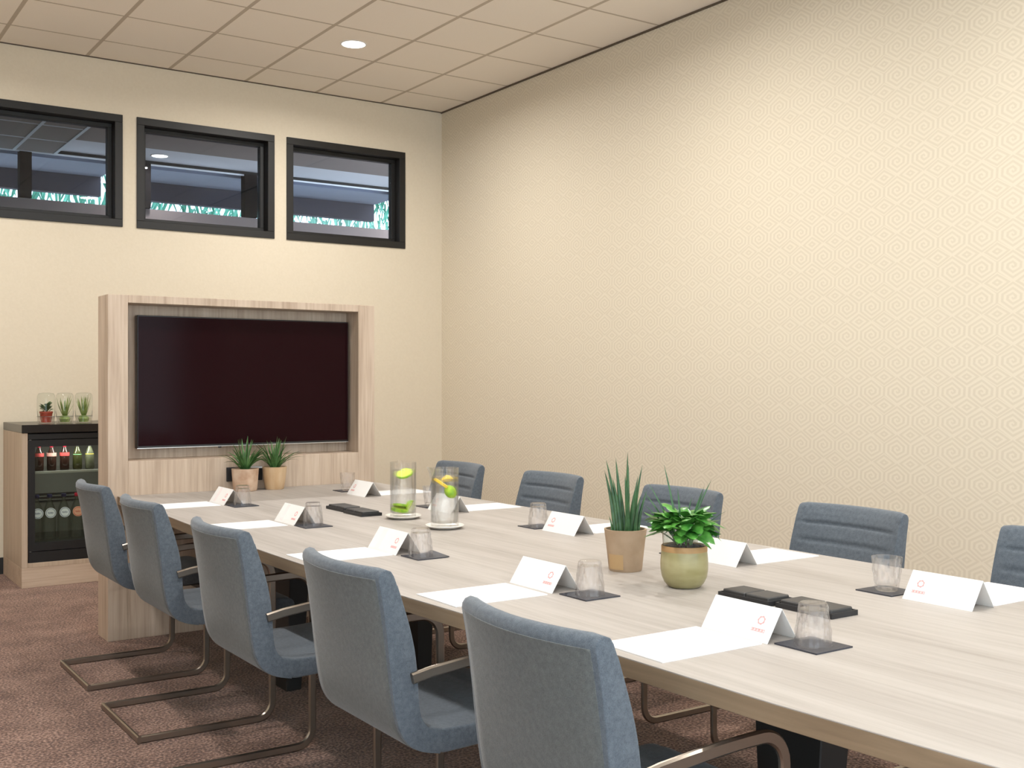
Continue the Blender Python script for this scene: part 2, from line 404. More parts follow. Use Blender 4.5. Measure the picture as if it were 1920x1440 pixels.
# ------------------------------------------------------------------ the room
struct(box('floor', (XL, XW, YN, YW, -0.1, 0), 'carpet'), 'brown speckled carpet floor')
struct(box('wall_right', (XW, XW + 0.2, YN - 0.2, YW + 0.2, -0.1, ZC + 0.3), 'wallpaper'), 'cream wallpaper wall with interlocking hexagon spirals')
LWY = [(-2.4, 0.5)]; LZ0, LZ1 = 0.12, 3.55  # unseen window opening, added to let in fill light from the left
mb = MB(); mb.box(XL - .2, XL, YN - .2, YW + .2, -.1, LZ0); mb.box(XL - .2, XL, YN - .2, YW + .2, LZ1, ZC + .3)
py_ = YN - .2
for a, b in LWY + [(YW + .2, 0)]:
    mb.box(XL - .2, XL, py_, a, LZ0, LZ1); py_ = b
struct(obj('wall_left', mb, 'wall'), 'plain cream wall left of the picture, window added for fill light')
for i, (a, b) in enumerate(LWY):
    w = bpy.data.objects.new('window_%d' % (5 + i), None); COL.objects.link(w); w.location = (XL, (a + b) / 2, LZ0); struct(w, 'window added for fill light, unseen, left of the picture')
    hb, hh = (b - a) / 2, LZ1 - LZ0
    m = MB(); m.box(-.15, -.08, -hb, hb, 0, .07); m.box(-.15, -.08, -hb, hb, hh - .07, hh); m.box(-.15, -.08, -hb, -hb + .07, .07, hh - .07); m.box(-.15, -.08, hb - .07, hb, .07, hh - .07); m.box(-.15, -.08, -.03, .03, .07, hh - .07)
    obj('window_frame', m, 'frame', w)
    for q0, q1 in ((-hb + .07, -.03), (.03, hb - .07)): box('pane', (-.118, -.112, q0 + .0005, q1 - .0005, .0705, hh - .0705), 'fillpane', w)
FWX = [(-2.0, 1.1), (1.5, 4.6)]  # unseen window openings, added to bring fill light from behind the camera
mb = MB(); mb.box(XL, XW, YN - .2, YN, -.1, LZ0); mb.box(XL, XW, YN - .2, YN, LZ1, ZC + .3)
px = XL
for a, b in FWX + [(XW, 0)]:
    mb.box(px, a, YN - .2, YN, LZ0, LZ1); px = b
struct(obj('wall_front', mb, 'wall'), 'wall behind the camera, glazing added for fill light')
for i, (a, b) in enumerate(FWX):
    w = bpy.data.objects.new('window_%d' % (6 + i), None); COL.objects.link(w); w.location = ((a + b) / 2, YN, LZ0); struct(w, 'window added for fill light, unseen, behind the camera')
    hb, hh = (b - a) / 2, LZ1 - LZ0
    m = MB(); m.box(-hb, hb, -.15, -.08, 0, .07); m.box(-hb, hb, -.15, -.08, hh - .07, hh); m.box(-hb, -hb + .07, -.15, -.08, .07, hh - .07); m.box(hb - .07, hb, -.15, -.08, .07, hh - .07); m.box(-.03, .03, -.15, -.08, .07, hh - .07)
    obj('window_frame', m, 'frame', w)
    for q0, q1 in ((-hb + .07, -.03), (.03, hb - .07)): box('pane', (q0 + .0005, q1 - .0005, -.118, -.112, .0705, hh - .0705), 'fillpane', w)
# back wall with the window openings
WT = 0.20
WZ0, WZ1 = 2.495, 3.325
WINX = [(1.12, 2.203), (2.306, 3.391), (3.495, 4.581)]
mb = MB()
mb.box(XL, XW, YW, YW + WT, -0.1, WZ0); mb.box(XL, XW, YW, YW + WT, WZ1, ZC + 0.3)
px = XL
for a, b in WINX + [(XW, XW)]:
    mb.box(px, a, YW, YW + WT, WZ0, WZ1); px = b
struct(obj('wall_back', mb, 'wall'), 'plain cream wall with three high black windows')
struct(box('baseboard_back', (XL, XW, YW - 0.014, YW, 0, 0.115), 'base'))
struct(box('baseboard_right', (XW - 0.014, XW, YN, YW - 0.014, 0, 0.115), 'base'))

# suspended ceiling: slab above, tiles and bars below
ceil = struct(box('ceiling', (XL, XW, YN, YW, ZC + 0.035, ZC + 0.3), 'tile'), 'cream suspended ceiling of square tiles')
GX = [1.35 + 0.6 * k for k in range(-6, 7)]
GY = [7.95 - 0.605 * k for k in range(0, 18)]
gxs = [XL] + [g for g in GX if XL + 0.02 < g < XW - 0.02] + [XW]
gys = sorted([YN] + [g for g in GY if YN + 0.02 < g < YW - 0.02] + [YW])
cache = {}
for i in range(len(gxs) - 1):
    for j in range(len(gys) - 1):
        w, d = round(gxs[i + 1] - gxs[i], 3), round(gys[j + 1] - gys[j], 3)
        if (w, d) not in cache:
            t = MB().box(-w / 2 + .007, w / 2 - .007, -d / 2 + .007, d / 2 - .007, 0.0, 0.02)
            me = t.mesh('tile'); me.materials.append(MAT['tile']); finish(me, 0.002, 1); cache[(w, d)] = me
        o = bpy.data.objects.new('tile', cache[(w, d)]); COL.objects.link(o)
        o.location = ((gxs[i] + gxs[i + 1]) / 2, (gys[j] + gys[j + 1]) / 2, ZC); o.parent = ceil
for g in gxs[1:-1]:
    o = box('ceiling_bar', (g - .013, g + .013, YN, YW, ZC - 0.001, ZC + 0.004), 'tbar', ceil)
for g in gys[1:-1]:
    o = box('ceiling_bar', (XL, XW, g - .008, g + .008, ZC - 0.0008, ZC + 0.0035), 'tbar', ceil)
struct(box('trim_1', (XW - 0.012, XW, YN, YW, ZC - 0.012, ZC - 0.001), 'trim'), 'thin dark strip where ceiling meets wallpaper')
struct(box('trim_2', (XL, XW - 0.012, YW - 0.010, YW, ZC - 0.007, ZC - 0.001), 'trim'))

# windows: frame, inner sash, pane
def window(n, x0, x1):
    cx = (x0 + x1) / 2
    r = bpy.data.objects.new('window_%d' % n, None); COL.objects.link(r); r.location = (cx, YW, WZ0); struct(r)
    hw, h = (x1 - x0) / 2, WZ1 - WZ0
    def ring(b, d0, d1, t_in, t_out=0.0):
        m = MB()
        m.box(-hw + t_out, hw - t_out, d0, d1, t_out, t_in); m.box(-hw + t_out, hw - t_out, d0, d1, h - t_in, h - t_out)
        m.box(-hw + t_out, -hw + t_in, d0, d1, t_in, h - t_in); m.box(hw - t_in, hw - t_out, d0, d1, t_in, h - t_in)
        return m
    obj('window_frame', ring(0, -0.012, WT - 0.005, 0.056), 'frame', r, 0.002, 1)
    obj('window_sash', ring(0, 0.075, 0.135, 0.088, 0.0565), 'frame', r, 0.002, 1)
    box('pane', (-hw + 0.0885, hw - 0.0885, 0.100, 0.106, 0.0885, h - 0.0885), 'pane', r)
    return r
for i, (a, b) in enumerate(WINX): 
    w = window(i + 1, a, b)
    w['label'] = ['black framed high window with hall ceiling bars, leftmost of three', 'black framed high window in the middle of three', 'black framed high window nearest the wallpaper corner'][i]

# hall beyond the high windows and the canopy and trees outside it
YB = YW + WT
YO = 11.10                                   # outer glazed wall of the hall
struct(box('floor_hall', (-1, 8.5, YB, YO, -0.1, 0), 'stone'), 'hall floor')
struct(box('wall_hall_left', (-1.1, -1.0, YB, YO, 0, 3.7), 'adj_wall')); struct(box('wall_hall_right', (8.5, 8.6, YB, YO, 0, 3.7), 'adj_wall'))
struct(box('wall_hall_outer', (-1, 8.5, YO, YO + 0.15, 0, 3.069), 'adj_wall'), 'grey brown hall wall below the outer glazing')
struct(box('ceiling_hall', (-1, 8.5, YB, 10.52, 3.55, 3.7), 'adj_ceil'), 'dark hall ceiling seen through the windows')
struct(box('ceiling_hall_band', (-1, 8.5, 10.52, YO + 0.15, 3.55, 3.7), 'adj_band'), 'pale plaster band of the hall ceiling')
g = struct(bpy.data.objects.new('window_4', None), 'outer hall glazing under the canopy'); COL.objects.link(g); g.location = (3.7, YO, 3.069)
def gb(name, x0, x1, y0, y1, z0, z1, m): return box(name, (x0 - 3.7, x1 - 3.7, y0, y1, z0 - 3.069, z1 - 3.069), m, g)
gb('head_bar', -1, 8.5, 0, 0.08, 3.517, 3.549, 'frame'); gb('head_strip', -1, 8.5, -0.012, -0.002, 3.500, 3.516, 'flash')
for a, b in ((1.974, 2.077), (2.98, 3.18), (4.151, 4.285), (5.9, 6.0), (0.6, 0.7), (7.4, 7.5)):
    gb('mullion', a, b, -0.04, 0.08, 3.07, 3.516, 'mullion')
gb('pane', -0.99, 8.49, 0.04, 0.046, 3.07, 3.516, 'pane')
# lower tiled raft of the hall ceiling, left window
raft = struct(bpy.data.objects.new('ceiling_raft', None), 'dark tiled ceiling raft with pale bars in the hall'); COL.objects.link(raft); raft.location = (1.4, 9.9, 3.5)
for i in range(5):
    for j in range(4):
        x1 = 2.27 - 0.355 * i; y1 = 11.03 - 0.60 * j
        box('tile', (x1 - .34 - 1.4, x1 - .012 - 1.4, y1 - .59 - 9.9, y1 - .006 - 9.9, 0, 0.02), 'adj_tile', raft)
for i in range(6): box('ceiling_bar', (2.27 - .355 * i - .014 - 1.4, 2.27 - .355 * i + .014 - 1.4, -1.27, 1.14, -0.006, 0.012), 'adj_bar', raft)
for j in range(5): box('ceiling_bar', (0.48 - 1.4, 2.28 - 1.4, 11.03 - .6 * j - .006 - 9.9, 11.03 - .6 * j + .006 - 9.9, -0.005, 0.012), 'adj_bar', raft)
# canopies outside
for nm, a, b, lab in (('canopy', -0.9, 2.93, 'flat dark canopy outside the hall, seen through the left window'), ('canopy', 3.20, 6.13, 'flat dark canopy outside the hall, seen through middle and right windows')):
    r = thing(nm, lab, 'canopy', ((a + b) / 2, YO + 0.2, 3.3)); h = (b - a) / 2
    box('soffit', (-h, h, -0.04, 0.70, 0.20, 0.26), 'soffit', r); box('fascia', (-h, h, 0.70, 0.80, 0.0, 0.30), 'fascia', r)
struct(box('ground_outside', (-20, 30, YO + 0.15, 40, -0.3, -0.1), 'stone'), 'paving outside')
mb = MB(); rr = random.Random(3)
for i in range(15000):
    x = rr.uniform(-3, 16); y = rr.uniform(14.0, 16.5); z = rr.uniform(2.0, 6.5)
    L_ = rr.uniform(0.15, 0.42); a = rr.uniform(-0.5, 0.5)
    mb.blade((x, y, z), (x + a * L_, y + rr.uniform(-.1, .1), z - L_), rr.uniform(.03, .07), (0, 0, 0), (1, rr.uniform(-.6, .6), 0), n=2)
fo = obj('foliage', mb, 'foliage'); fo['kind'] = 'stuff'; fo['label'] = 'bright green hanging foliage outside the hall glazing'; fo['category'] = 'foliage'

# ------------------------------------------------------------------ ceiling downlights
def downlight(x, y, z, label, group, power, r=0.082, spread=LAMP_SPREAD):
    t = thing('downlight', label, 'ceiling light', (x, y, z), 0, group)
    obj('trim_ring', MB().lathe([(r + .012, 0), (r + .012, -.004), (r + .004, -.006), (r, -.004), (r, 0)], 32, close=True), 'ring', t, smooth=True)
    obj('lamp_disc', MB().lathe([(0, -.0032), (r - .0005, -.0032), (r - .0005, -.001), (0, -.001)], 32), 'led', t)
    ld = bpy.data.lights.new('lamp', 'AREA'); ld.shape = 'DISK'; ld.size = 2 * r - 0.01; ld.energy = power; ld.color = LAMP_COL; ld.spread = math.radians(spread)
    lo = bpy.data.objects.new('lamp', ld); COL.objects.link(lo); lo.parent = t; lo.location = (0, 0, -0.010)
    return t
for x in (3.435, 0.435):
    for y in (7.04, 4.62, 2.20, -0.22):
        vis = (x > 3 and y > 7)
        downlight(x, y, ZC - 0.001, 'round lit ceiling downlight set into a cream tile near the wallpaper corner' if vis else 'round ceiling downlight farther along the room, out of the picture',
                  None if vis else 'ceiling downlights out of the picture', LAMP_W)
downlight(3.19, 10.80, 3.549, 'small lit downlight in the hall ceiling seen through the middle window', None, 7, 0.075, 160)
downlight(0.9, 10.80, 3.549, 'downlight in the hall ceiling left of the windows', 'hall downlights out of the picture', 14, 0.075, 160)
downlight(6.2, 10.80, 3.549, 'downlight in the hall ceiling right of the windows', 'hall downlights out of the picture', 14, 0.075, 160)

# ------------------------------------------------------------------ media unit and television
UX0, UX1, UY0, UY1, UZ = 1.468, 3.0, 5.87, 6.069, 1.796
t = thing('media_unit', 'tall oak media unit standing at the table end, framing the television', 'media unit', ((UX0 + UX1) / 2, (UY0 + UY1) / 2, 0))
ox, oy = (UX0 + UX1) / 2, (UY0 + UY1) / 2
def U(name, x0, x1, y0, y1, z0, z1, m='unit', bev=0.0015): return box(name, (x0 - ox, x1 - ox, y0 - oy, y1 - oy, z0, z1), m, t, bev, 1)
U('side_panel', UX0, 1.570, UY0, UY1, 0, UZ); U('side_panel', 2.895, UX1, UY0, UY1, 0, UZ)
U('top_panel', 1.5702, 2.8948, UY0, UY1, 1.755, UZ); U('lower_panel', 1.5702, 2.8948, UY0, UY1, 0, 0.929)
U('back_panel', 1.5702, 2.8948, 6.03, UY1, 0.9292, 1.7548)
tv = thing('television', 'large black flat television hung inside the oak media unit', 'television', (2.2575, 5.985, 0.986))
TH, TW = 0.712, 1.233
box('casing', (-TW / 2, TW / 2, -0.024, 0.02, 0, TH), 'bezel', tv, 0.003, 1)
box('screen', (-TW / 2 + .006, TW / 2 - .006, -0.0262, -0.0242, .014, TH - .006), 'screen', tv)
box('edge_strip', (-TW / 2, TW / 2, -0.0258, -0.0242, -0.0, 0.004), 'silver', tv)
box('wall_bracket', (-0.2, 0.2, 0.0205, 0.044, 0.2, 0.5), 'plastic', tv)
box('sensor', (-0.17, -0.155, -0.02, -0.008, -0.008, -0.0005), 'plastic', tv)
so = thing('power_socket', 'black double power socket mounted on the media unit behind the pots', 'socket', (2.197, 5.8695, 0.797))
box('housing', (-0.102, 0.102, -0.012, 0, 0, 0.077), 'plastic', so, 0.002, 1)
for sx_ in (-0.052, 0.052):
    obj('outlet', MB().lathe([(0, -.001), (.024, -.001), (.026, .002), (.022, .004), (.020, -.0005 + .0015), (0, .0012)], 24), 'black', so, loc=(sx_, -0.0145, 0.038)).rotation_euler = (PI / 2, 0, 0)
box('label_strip', (0.03, 0.10, -0.0135, -0.0122, 0.066, 0.076), 'paper', so)

# ------------------------------------------------------------------ conference table
edge = [(5.866, 1.515), (5.2, 1.487), (4.6, 1.462), (4.0, 1.445), (3.4, 1.441), (2.8, 1.452), (2.4, 1.472), (2.1, 1.502), (1.84, 1.523), (1.4, 1.530), (1.1, 1.548), (0.8, 1.575), (0.3, 1.62)]
tb = thing('conference_table', 'long pale oak conference table running from the media unit', 'table', (2.2, 3.0, 0))
poly = [(x - 2.2, y - 3.0) for y, x in edge] + [(2.98 - 2.2, 0.3 - 3.0), (2.988 - 2.2, 3.0 - 3.0), (2.99 - 2.2, 5.866 - 3.0)]
TH_ = 0.042
obj('table_top', MB().prism(poly, TT - 0.002, TT), 'table', tb)
obj('edge_band', MB().prism(poly, TT - TH_, TT - 0.0021), 'tedge_shaded', tb, 0.001, 1)
def table_leg(x, y, dx):
    m = MB()
    q0 = [(-.05, -.105), (.05, -.105), (.05, .105), (-.05, .105)]; q1 = [(-.035, -.06), (.035, -.06), (.035, .06), (-.035, .06)]
    m.add([(x + a, y + b, TT - TH_ - 0.001) for a, b in q0] + [(x + dx + a, y + b, 0.0) for a, b in q1],
          [(0, 1, 2, 3), (7, 6, 5, 4), (0, 4, 5, 1), (1, 5, 6, 2), (2, 6, 7, 3), (3, 7, 4, 0)])
    obj('leg', m, 'blacksteel', tb, 0.003, 1)
for yy in (1.675, 4.55): 
    table_leg(1.925 - 2.2, yy - 3.0, -0.02); table_leg(2.54 - 2.2, yy - 3.0, 0.02)
    box('leg_beam', (1.976 - 2.2, 2.489 - 2.2, yy - 3.0 - .03, yy - 3.0 + .03, TT - TH_ - 0.045, TT - TH_ - 0.001), 'blacksteel', tb)

# ------------------------------------------------------------------ chairs
HW = 0.23
def interp(pts, n):
    """Catmull-Rom through 2-D points, n samples per span"""
    out = []
    P = [Vector((*p, 0)) for p in pts]
    for i in range(len(P) - 1):
        p0, p1, p2, p3 = P[max(i - 1, 0)], P[i], P[i + 1], P[min(i + 2, len(P) - 1)]
        for k in range(n):
            t_ = k / n
            q = 0.5 * ((2 * p1) + (-p0 + p2) * t_ + (2 * p0 - 5 * p1 + 4 * p2 - p3) * t_ * t_ + (-p0 + 3 * p1 - 3 * p2 + p3) * t_ ** 3)
            out.append((q.x, q.y))
    out.append((P[-1].x, P[-1].y)); return out
BACK = [(.235, .405), (.185, .418), (.145, .442), (.118, .485), (.104, .55), (.094, .63), (.085, .71), (.074, .79), (.062, .862)]
FRONT = [(.104, .868), (.116, .835), (.131, .79), (.148, .735), (.162, .675), (.170, .61), (.174, .55), (.182, .505), (.205, .474), (.245, .462)]
GROOVES = [.815, .752, .689, .626, .563]
def concave(y, z):
    k = max(0.0, min(1.0, (z - 0.46) / 0.25))
    return -0.026 * k * (1 - (y / HW) ** 2) - 0.018 * max(0, (z - .70) / .18) * (1 - (y / HW) ** 2)
YS = [-HW, -.205, -.18, -.14, -.09, -.03, .03, .09, .14, .18, .205, HW]
def backrest_mesh():
    bk = interp(BACK, 3); fr = interp(FRONT, 8)
    top = [(.063, .872), (.070, .881), (.083, .885), (.096, .880)]
    ring = bk + top + fr
    m = MB(); n = len(ring); vs_ = []; fs = []
    nb = len(bk) + len(top)
    for y in YS:
        for i, (u, z) in enumerate(ring):
            uu = u + concave(y, z); zz = z
            if i >= nb and abs(y) < 0.195 and z > 0.5:
                g_ = sum(math.exp(-((z - q) / .0045) ** 2) for q in GROOVES)
                puff = 0.004 * (1 - min(1, g_)) * min(1, (0.87 - z) / .02)
                uu += puff - 0.005 * g_
            if y in (-HW, HW) and z > 0.84: zz -= 0.004
            vs_.append((uu, y, zz))
    for a in range(len(YS) - 1):
        for i in range(n):
            j = (i + 1) % n
            fs.append((a * n + i, a * n + j, (a + 1) * n + j, (a + 1) * n + i))
    fs.append(tuple(range(n))); fs.append(tuple(range((len(YS) - 1) * n, len(YS) * n))[::-1])
    m.add(vs_, fs); me = m.mesh('backrest'); me.materials.append(MAT['fabric'])
    bm = bmesh.new(); bm.from_mesh(me); bmesh.ops.recalc_face_normals(bm, faces=bm.faces)
    caps = [f for f in bm.faces if len(f.verts) > 8]
    es = set(e for f in caps for e in f.edges)
    bmesh.ops.bevel(bm, geom=list(es), offset=0.010, segments=3, affect='EDGES', profile=0.5, clamp_overlap=True)
    for f in bm.faces: f.smooth = True
    bm.to_mesh(me); bm.free(); return me
def back_panel_mesh():
    bk = interp(BACK, 4)[4:]
    m = MB(); vs_ = []; fs = []; ys = [y * 0.945 for y in YS]; n = len(bk)
    for off in (0.0012, -0.004):
        for y in ys:
            for i, (u, z) in enumerate(bk):
                du, dz = (1, 0) if z > .5 else ((0.75, 0.66) if z > .435 else (0.35, 0.94))
                vs_.append((u + concave(y, z) - off * du, y, z - off * dz - (0.004 if i == n - 1 else 0)))
    k = len(ys)
    for a in range(k - 1):
        for i in range(n - 1):
            q = a * n + i; fs.append((q, q + 1, q + n + 1, q + n)); q += k * n; fs.append((q, q + n, q + n + 1, q + 1))
    for a in range(k - 1):
        for i in (0, n - 1): fs.append((a * n + i, (a + 1) * n + i, (a + 1) * n + i + k * n, a * n + i + k * n))
    for a in (0, k - 1):
        for i in range(n - 1): fs.append((a * n + i, a * n + i + 1, a * n + i + 1 + k * n, a * n + i + k * n))
    m.add(vs_, fs); me = m.mesh('back_panel'); me.materials.append(MAT['fabric_back']); finish(me, 0.0008, 1, True, 50); return me
SEAT = [(.19, .452), (.205, .474), (.25, .4655), (.33, .464), (.42, .466), (.52, .471), (.585, .473), (.618, .462), (.628, .442), (.612, .425), (.54, .416), (.40, .409), (.28, .405), (.24, .406), (.205, .425)]
def seat_mesh():
    ring = interp(SEAT + [SEAT[0]], 5)[:-1]; n = len(ring); m = MB(); vs_ = []; fs = []
    for y in YS:
        for u, z in ring:
            zz = z
            if z > .455 and abs(y) < .2 and u > .22:
                zz += .003 - .005 * (math.exp(-((u - .40) / .005) ** 2) + math.exp(-((u - .52) / .005) ** 2)) - .006 * math.exp(-((abs(y) - .15) / .006) ** 2)
            vs_.append((u, y, zz))
    for a in range(len(YS) - 1):
        for i in range(n):
            j = (i + 1) % n; fs.append((a * n + i, a * n + j, (a + 1) * n + j, (a + 1) * n + i))
    fs.append(tuple(range(n))); fs.append(tuple(range((len(YS) - 1) * n, len(YS) * n))[::-1])
    m.add(vs_, fs); me = m.mesh('seat'); me.materials.append(MAT['fabric'])
    bm = bmesh.new(); bm.from_mesh(me); bmesh.ops.recalc_face_normals(bm, faces=bm.faces)
    es = set(e for f in bm.faces if len(f.verts) > 8 for e in f.edges)
    bmesh.ops.bevel(bm, geom=list(es), offset=0.012, segments=3, affect='EDGES', profile=0.5, clamp_overlap=True)
    for f in bm.faces: f.smooth = True
    bm.to_mesh(me); bm.free(); return me
def arc(cx, cz, r, a0, a1, n=8):
    return [(cx + r * math.cos(math.radians(a0 + (a1 - a0) * i / n)), cz + r * math.sin(math.radians(a0 + (a1 - a0) * i / n))) for i in range(n + 1)]
FY = 0.258
def frame_mesh(sgn):
    path = [(.150, .608), (.20, .620), (.27, .631), (.34, .638), (.41, .640)] + arc(.455, .575, .065, 90, 0) + [(.520, .40), (.520, .20)] + arc(.460, .074, .060, 0, -90) + [(.40, .014), (.2, .014), (0.007, .014)]
    def yy(u, z): return FY * sgn - (0.0215 * sgn * max(0, (0.30 - u) / .15) if z > .55 else 0)
    return MB().sweep([(u, yy(u, z), z) for u, z in path], 0.014, 0.028, up=(0, 1, 0))
def build_chair():
    c = thing('conference_chair', '', 'chair', group='grey blue conference chairs along the table')
    obj('backrest', backrest_mesh(), None, c); bp = obj('back_panel', back_panel_mesh(), None, c)
    obj('seat', seat_mesh(), None, c)
    for s_ in (-1, 1):
        obj('side_frame', frame_mesh(s_), 'steel', c, smooth=True, angle=40)
    obj('rear_bar', MB().sweep([(0, -FY - .007, .014), (0, 0, .014), (0, FY + .007, .014)], 0.028, 0.014, up=(0, 0, 1)), 'steel', c, smooth=True, angle=40)
    box('cross_bar', (.508, .532, -FY + .0075, FY - .0075, .378, .400), 'blacksteel', c, .002, 1)
    box('seat_plate', (.27, .575, -.19, .19, .4005, .4075), 'plastic', c, .002, 1)
    return c
chair0 = build_chair()
LEFT = [(1.165, 5.24, 'nearest the media unit and fridge'), (1.150, 4.41, 'second from the media unit'), (1.142, 3.49, 'in the middle of its row'),
        (1.172, 2.62, 'second from the camera'), (1.170, 1.775, 'closest to the camera')]
RGT = [(3.36, 5.35, 'nearest the media unit'), (3.36, 4.46, 'second from the media unit'), (3.36, 3.52, 'behind the two potted plants'),
       (3.36, 2.625, 'second from the picture edge'), (3.36, 1.80, 'cut by the right picture edge')]
first = True
for side_, rows in (('l', LEFT), ('r', RGT)):
    for x, y, txt in rows:
        c = chair0 if first else copy_tree(chair0); first = False
        c.location = (x, y, 0); c.rotation_euler = (0, 0, 0 if side_ == 'l' else PI)
        c['label'] = ('grey blue chair seen from behind, ' if side_ == 'l' else 'grey blue chair along the wallpaper side, ') + txt

# ------------------------------------------------------------------ place settings
def glass_mesh():
    """thick tumbler with slanted facets; z = 0 is its base, open at the top"""
    H_, r0, r1 = 0.094, 0.0315, 0.0420
    def tw(a, z):
        if z < 0.008 or z > 0.080: return 1.0
        return 1.0 + 0.05 * (abs(((12 * a / (2 * PI) + z * 16) % 1) - .5) * 4 - 1) * math.sin(PI * (z - .008) / .072) ** 0.5 + 0.03 * (abs(((10 * a / (2 * PI) - z * 22) % 1) - .5) * 4 - 1)
    out = [(0, 0), (r0 * .9, 0)] + [(r0 + (r1 - r0) * q, 0.003 + (H_ - 0.003) * q) for q in [i / 14 for i in range(15)]]
    inn = [(r1 - .0028 - (r1 - r0) * q * .9, H_ - .001 - (H_ - .016) * q) for q in [i / 5 for i in range(6)]] + [(0, 0.014)]
    m = MB(); m.lathe(out + inn, 54, twist=None)
    # facets only on the outside rings
    k = 0; res = []
    n = 54; idx = 1
    vs_ = list(m.v); pos = 1
    for (r, z) in out[1:]:
        for i in range(n):
            x, y, zz = vs_[pos]; a = math.atan2(y, x); f = tw(a, zz); vs_[pos] = (x * f, y * f, zz); pos += 1
    m.v = vs_
    me = m.mesh('tumbler'); me.materials.append(MAT['cutglass']); finish(me, 0, 1, True, 14)
    return me
GM = glass_mesh()
def coaster_mesh(curl):
    m = MB(); n = 8; s_ = 0.06; vs_ = []; fs = []
    for lay in (0, 1):
        for i in range(n + 1):
            for j in range(n + 1):
                a, b = (i / n * 2 - 1), (j / n * 2 - 1)
                z = lay * 0.0032 + curl * max(0, (a - 0.45) / .55) ** 2 * (0.6 + 0.4 * b)
                vs_.append((a * s_, b * s_, z))
    N1 = (n + 1) ** 2
    for i in range(n):
        for j in range(n):
            q = i * (n + 1) + j
            fs.append((q, q + n + 1, q + n + 2, q + 1)); fs.append((q + N1, q + N1 + 1, q + N1 + n + 2, q + N1 + n + 1))
    bd = [j for j in range(n + 1)] + [i * (n + 1) + n for i in range(1, n + 1)] + [n * (n + 1) + j for j in range(n - 1, -1, -1)] + [i * (n + 1) for i in range(n - 1, 0, -1)]
    for i in range(len(bd)):
        p, q = bd[i], bd[(i + 1) % len(bd)]; fs.append((p, q, q + N1, p + N1))
    m.add(vs_, fs); me = m.mesh('coaster'); me.materials.append(MAT['coaster']); finish(me, 0, 1, True, 40); return me
CO0, CO1 = coaster_mesh(0), coaster_mesh(0.008)
def paper_mesh(name, a, b):
    m = MB().box(-a / 2, a / 2, -b / 2, b / 2, 0, 0.0022); me = m.mesh(name); me.materials.append(MAT['paper']); finish(me); return me
PM = paper_mesh('notepad', 0.297, 0.210)
CL, CB, CH, CT = 0.21, 0.098, 0.074, 0.0012
def card_mesh():
    m = MB()
    for s_ in (-1, 1):
        q = [(s_ * CB / 2, 0), (0, CH), (0, CH - 0.002), (s_ * (CB / 2 - 0.0015), 0)]
        m.add([(a, -CL / 2, z) for a, z in q] + [(a, CL / 2, z) for a, z in q],
              [(0, 1, 2, 3), (7, 6, 5, 4), (0, 4, 5, 1), (1, 5, 6, 2), (2, 6, 7, 3), (3, 7, 4, 0)])
    me = m.mesh('card_sheet'); me.materials.append(MAT['cardpaper']); finish(me); return me
def card_paper():
    m, nt, b = new_mat('place_card_paper'); b.inputs['Base Color'].default_value = (.88, .87, .855, 1); b.inputs['Roughness'].default_value = .8
    tr = N(nt, 'ShaderNodeBsdfTranslucent'); tr.inputs['Color'].default_value = (.80, .70, .60, 1)
    mx = N(nt, 'ShaderNodeMixShader'); mx.inputs[0].default_value = .14
    out = nt.nodes['Material Output']; nt.links.new(b.outputs[0], mx.inputs[1]); nt.links.new(tr.outputs[0], mx.inputs[2]); nt.links.new(mx.outputs[0], out.inputs['Surface'])
    return m
MAT['cardpaper'] = card_paper()
CM = card_mesh()
def on_card(y0, y1, q0, q1, h=0.0004):
    """patch on the -x face of the card, q from 0 (bottom) to 1 (ridge)"""
    n = Vector((-CH, 0, CB / 2)).normalized()
    P = lambda y, q, e: Vector((-CB / 2 * (1 - q), y, CH * q)) + n * e
    return [P(y0, q0, h), P(y1, q0, h), P(y1, q1, h), P(y0, q1, h), P(y0, q0, .00005), P(y1, q0, .00005), P(y1, q1, .00005), P(y0, q1, .00005)]
BF = [(0, 1, 2, 3), (7, 6, 5, 4), (0, 4, 5, 1), (1, 5, 6, 2), (2, 6, 7, 3), (3, 7, 4, 0)]
def logo_mesh():
    m = MB(); n = Vector((-CH, 0, CB / 2)).normalized(); e1 = Vector((0, 1, 0)); e2 = Vector((CB / 2, 0, CH)).normalized()
    c = Vector((-CB / 2 * .42, -0.062, CH * .58))
    vs_ = []; K = 28
    for i in range(K):
        a = 2 * PI * i / K; wob = 1 + 0.10 * math.cos(7 * a)
        for r in (0.0105 * wob, 0.0074):
            for h in (.0001, .0006): vs_.append(c + (e1 * math.cos(a) + e2 * math.sin(a)) * r + n * h)
    fs = []
    for i in range(K):
        a, b = 4 * i, 4 * ((i + 1) % K)
        fs += [(a + 1, b + 1, b + 3, a + 3), (a, a + 1, b + 1, b)[::-1], (a + 2, b + 2, b + 3, a + 3), (a, b, b + 2, a + 2)]
    m.add(vs_, fs)
    ys = -0.083
    for k in range(9):                      # the tiny line of lettering under the ring, letter by letter
        y = ys + k * 0.0046
        m.add(on_card(y, y + 0.0014, .26, .345), BF); m.add(on_card(y, y + 0.0034, .33, .345), BF)
        if k % 2: m.add(on_card(y + .002, y + 0.0034, .26, .345), BF)
        else: m.add(on_card(y, y + 0.0034, .26, .275), BF)
    me = m.mesh('printed_logo'); me.materials.append(MAT['pink']); finish(me); return me
LOGO = logo_mesh()
band = MB().add(on_card(0.035, 0.062, .12, .95, .0002), BF); BAND = band.mesh('pale_band'); BAND.materials.append(MAT['palepink']); finish(BAND)
place = ['nearest the media unit', 'second from the media unit', 'middle of five', 'second from the near end', 'nearest the camera']
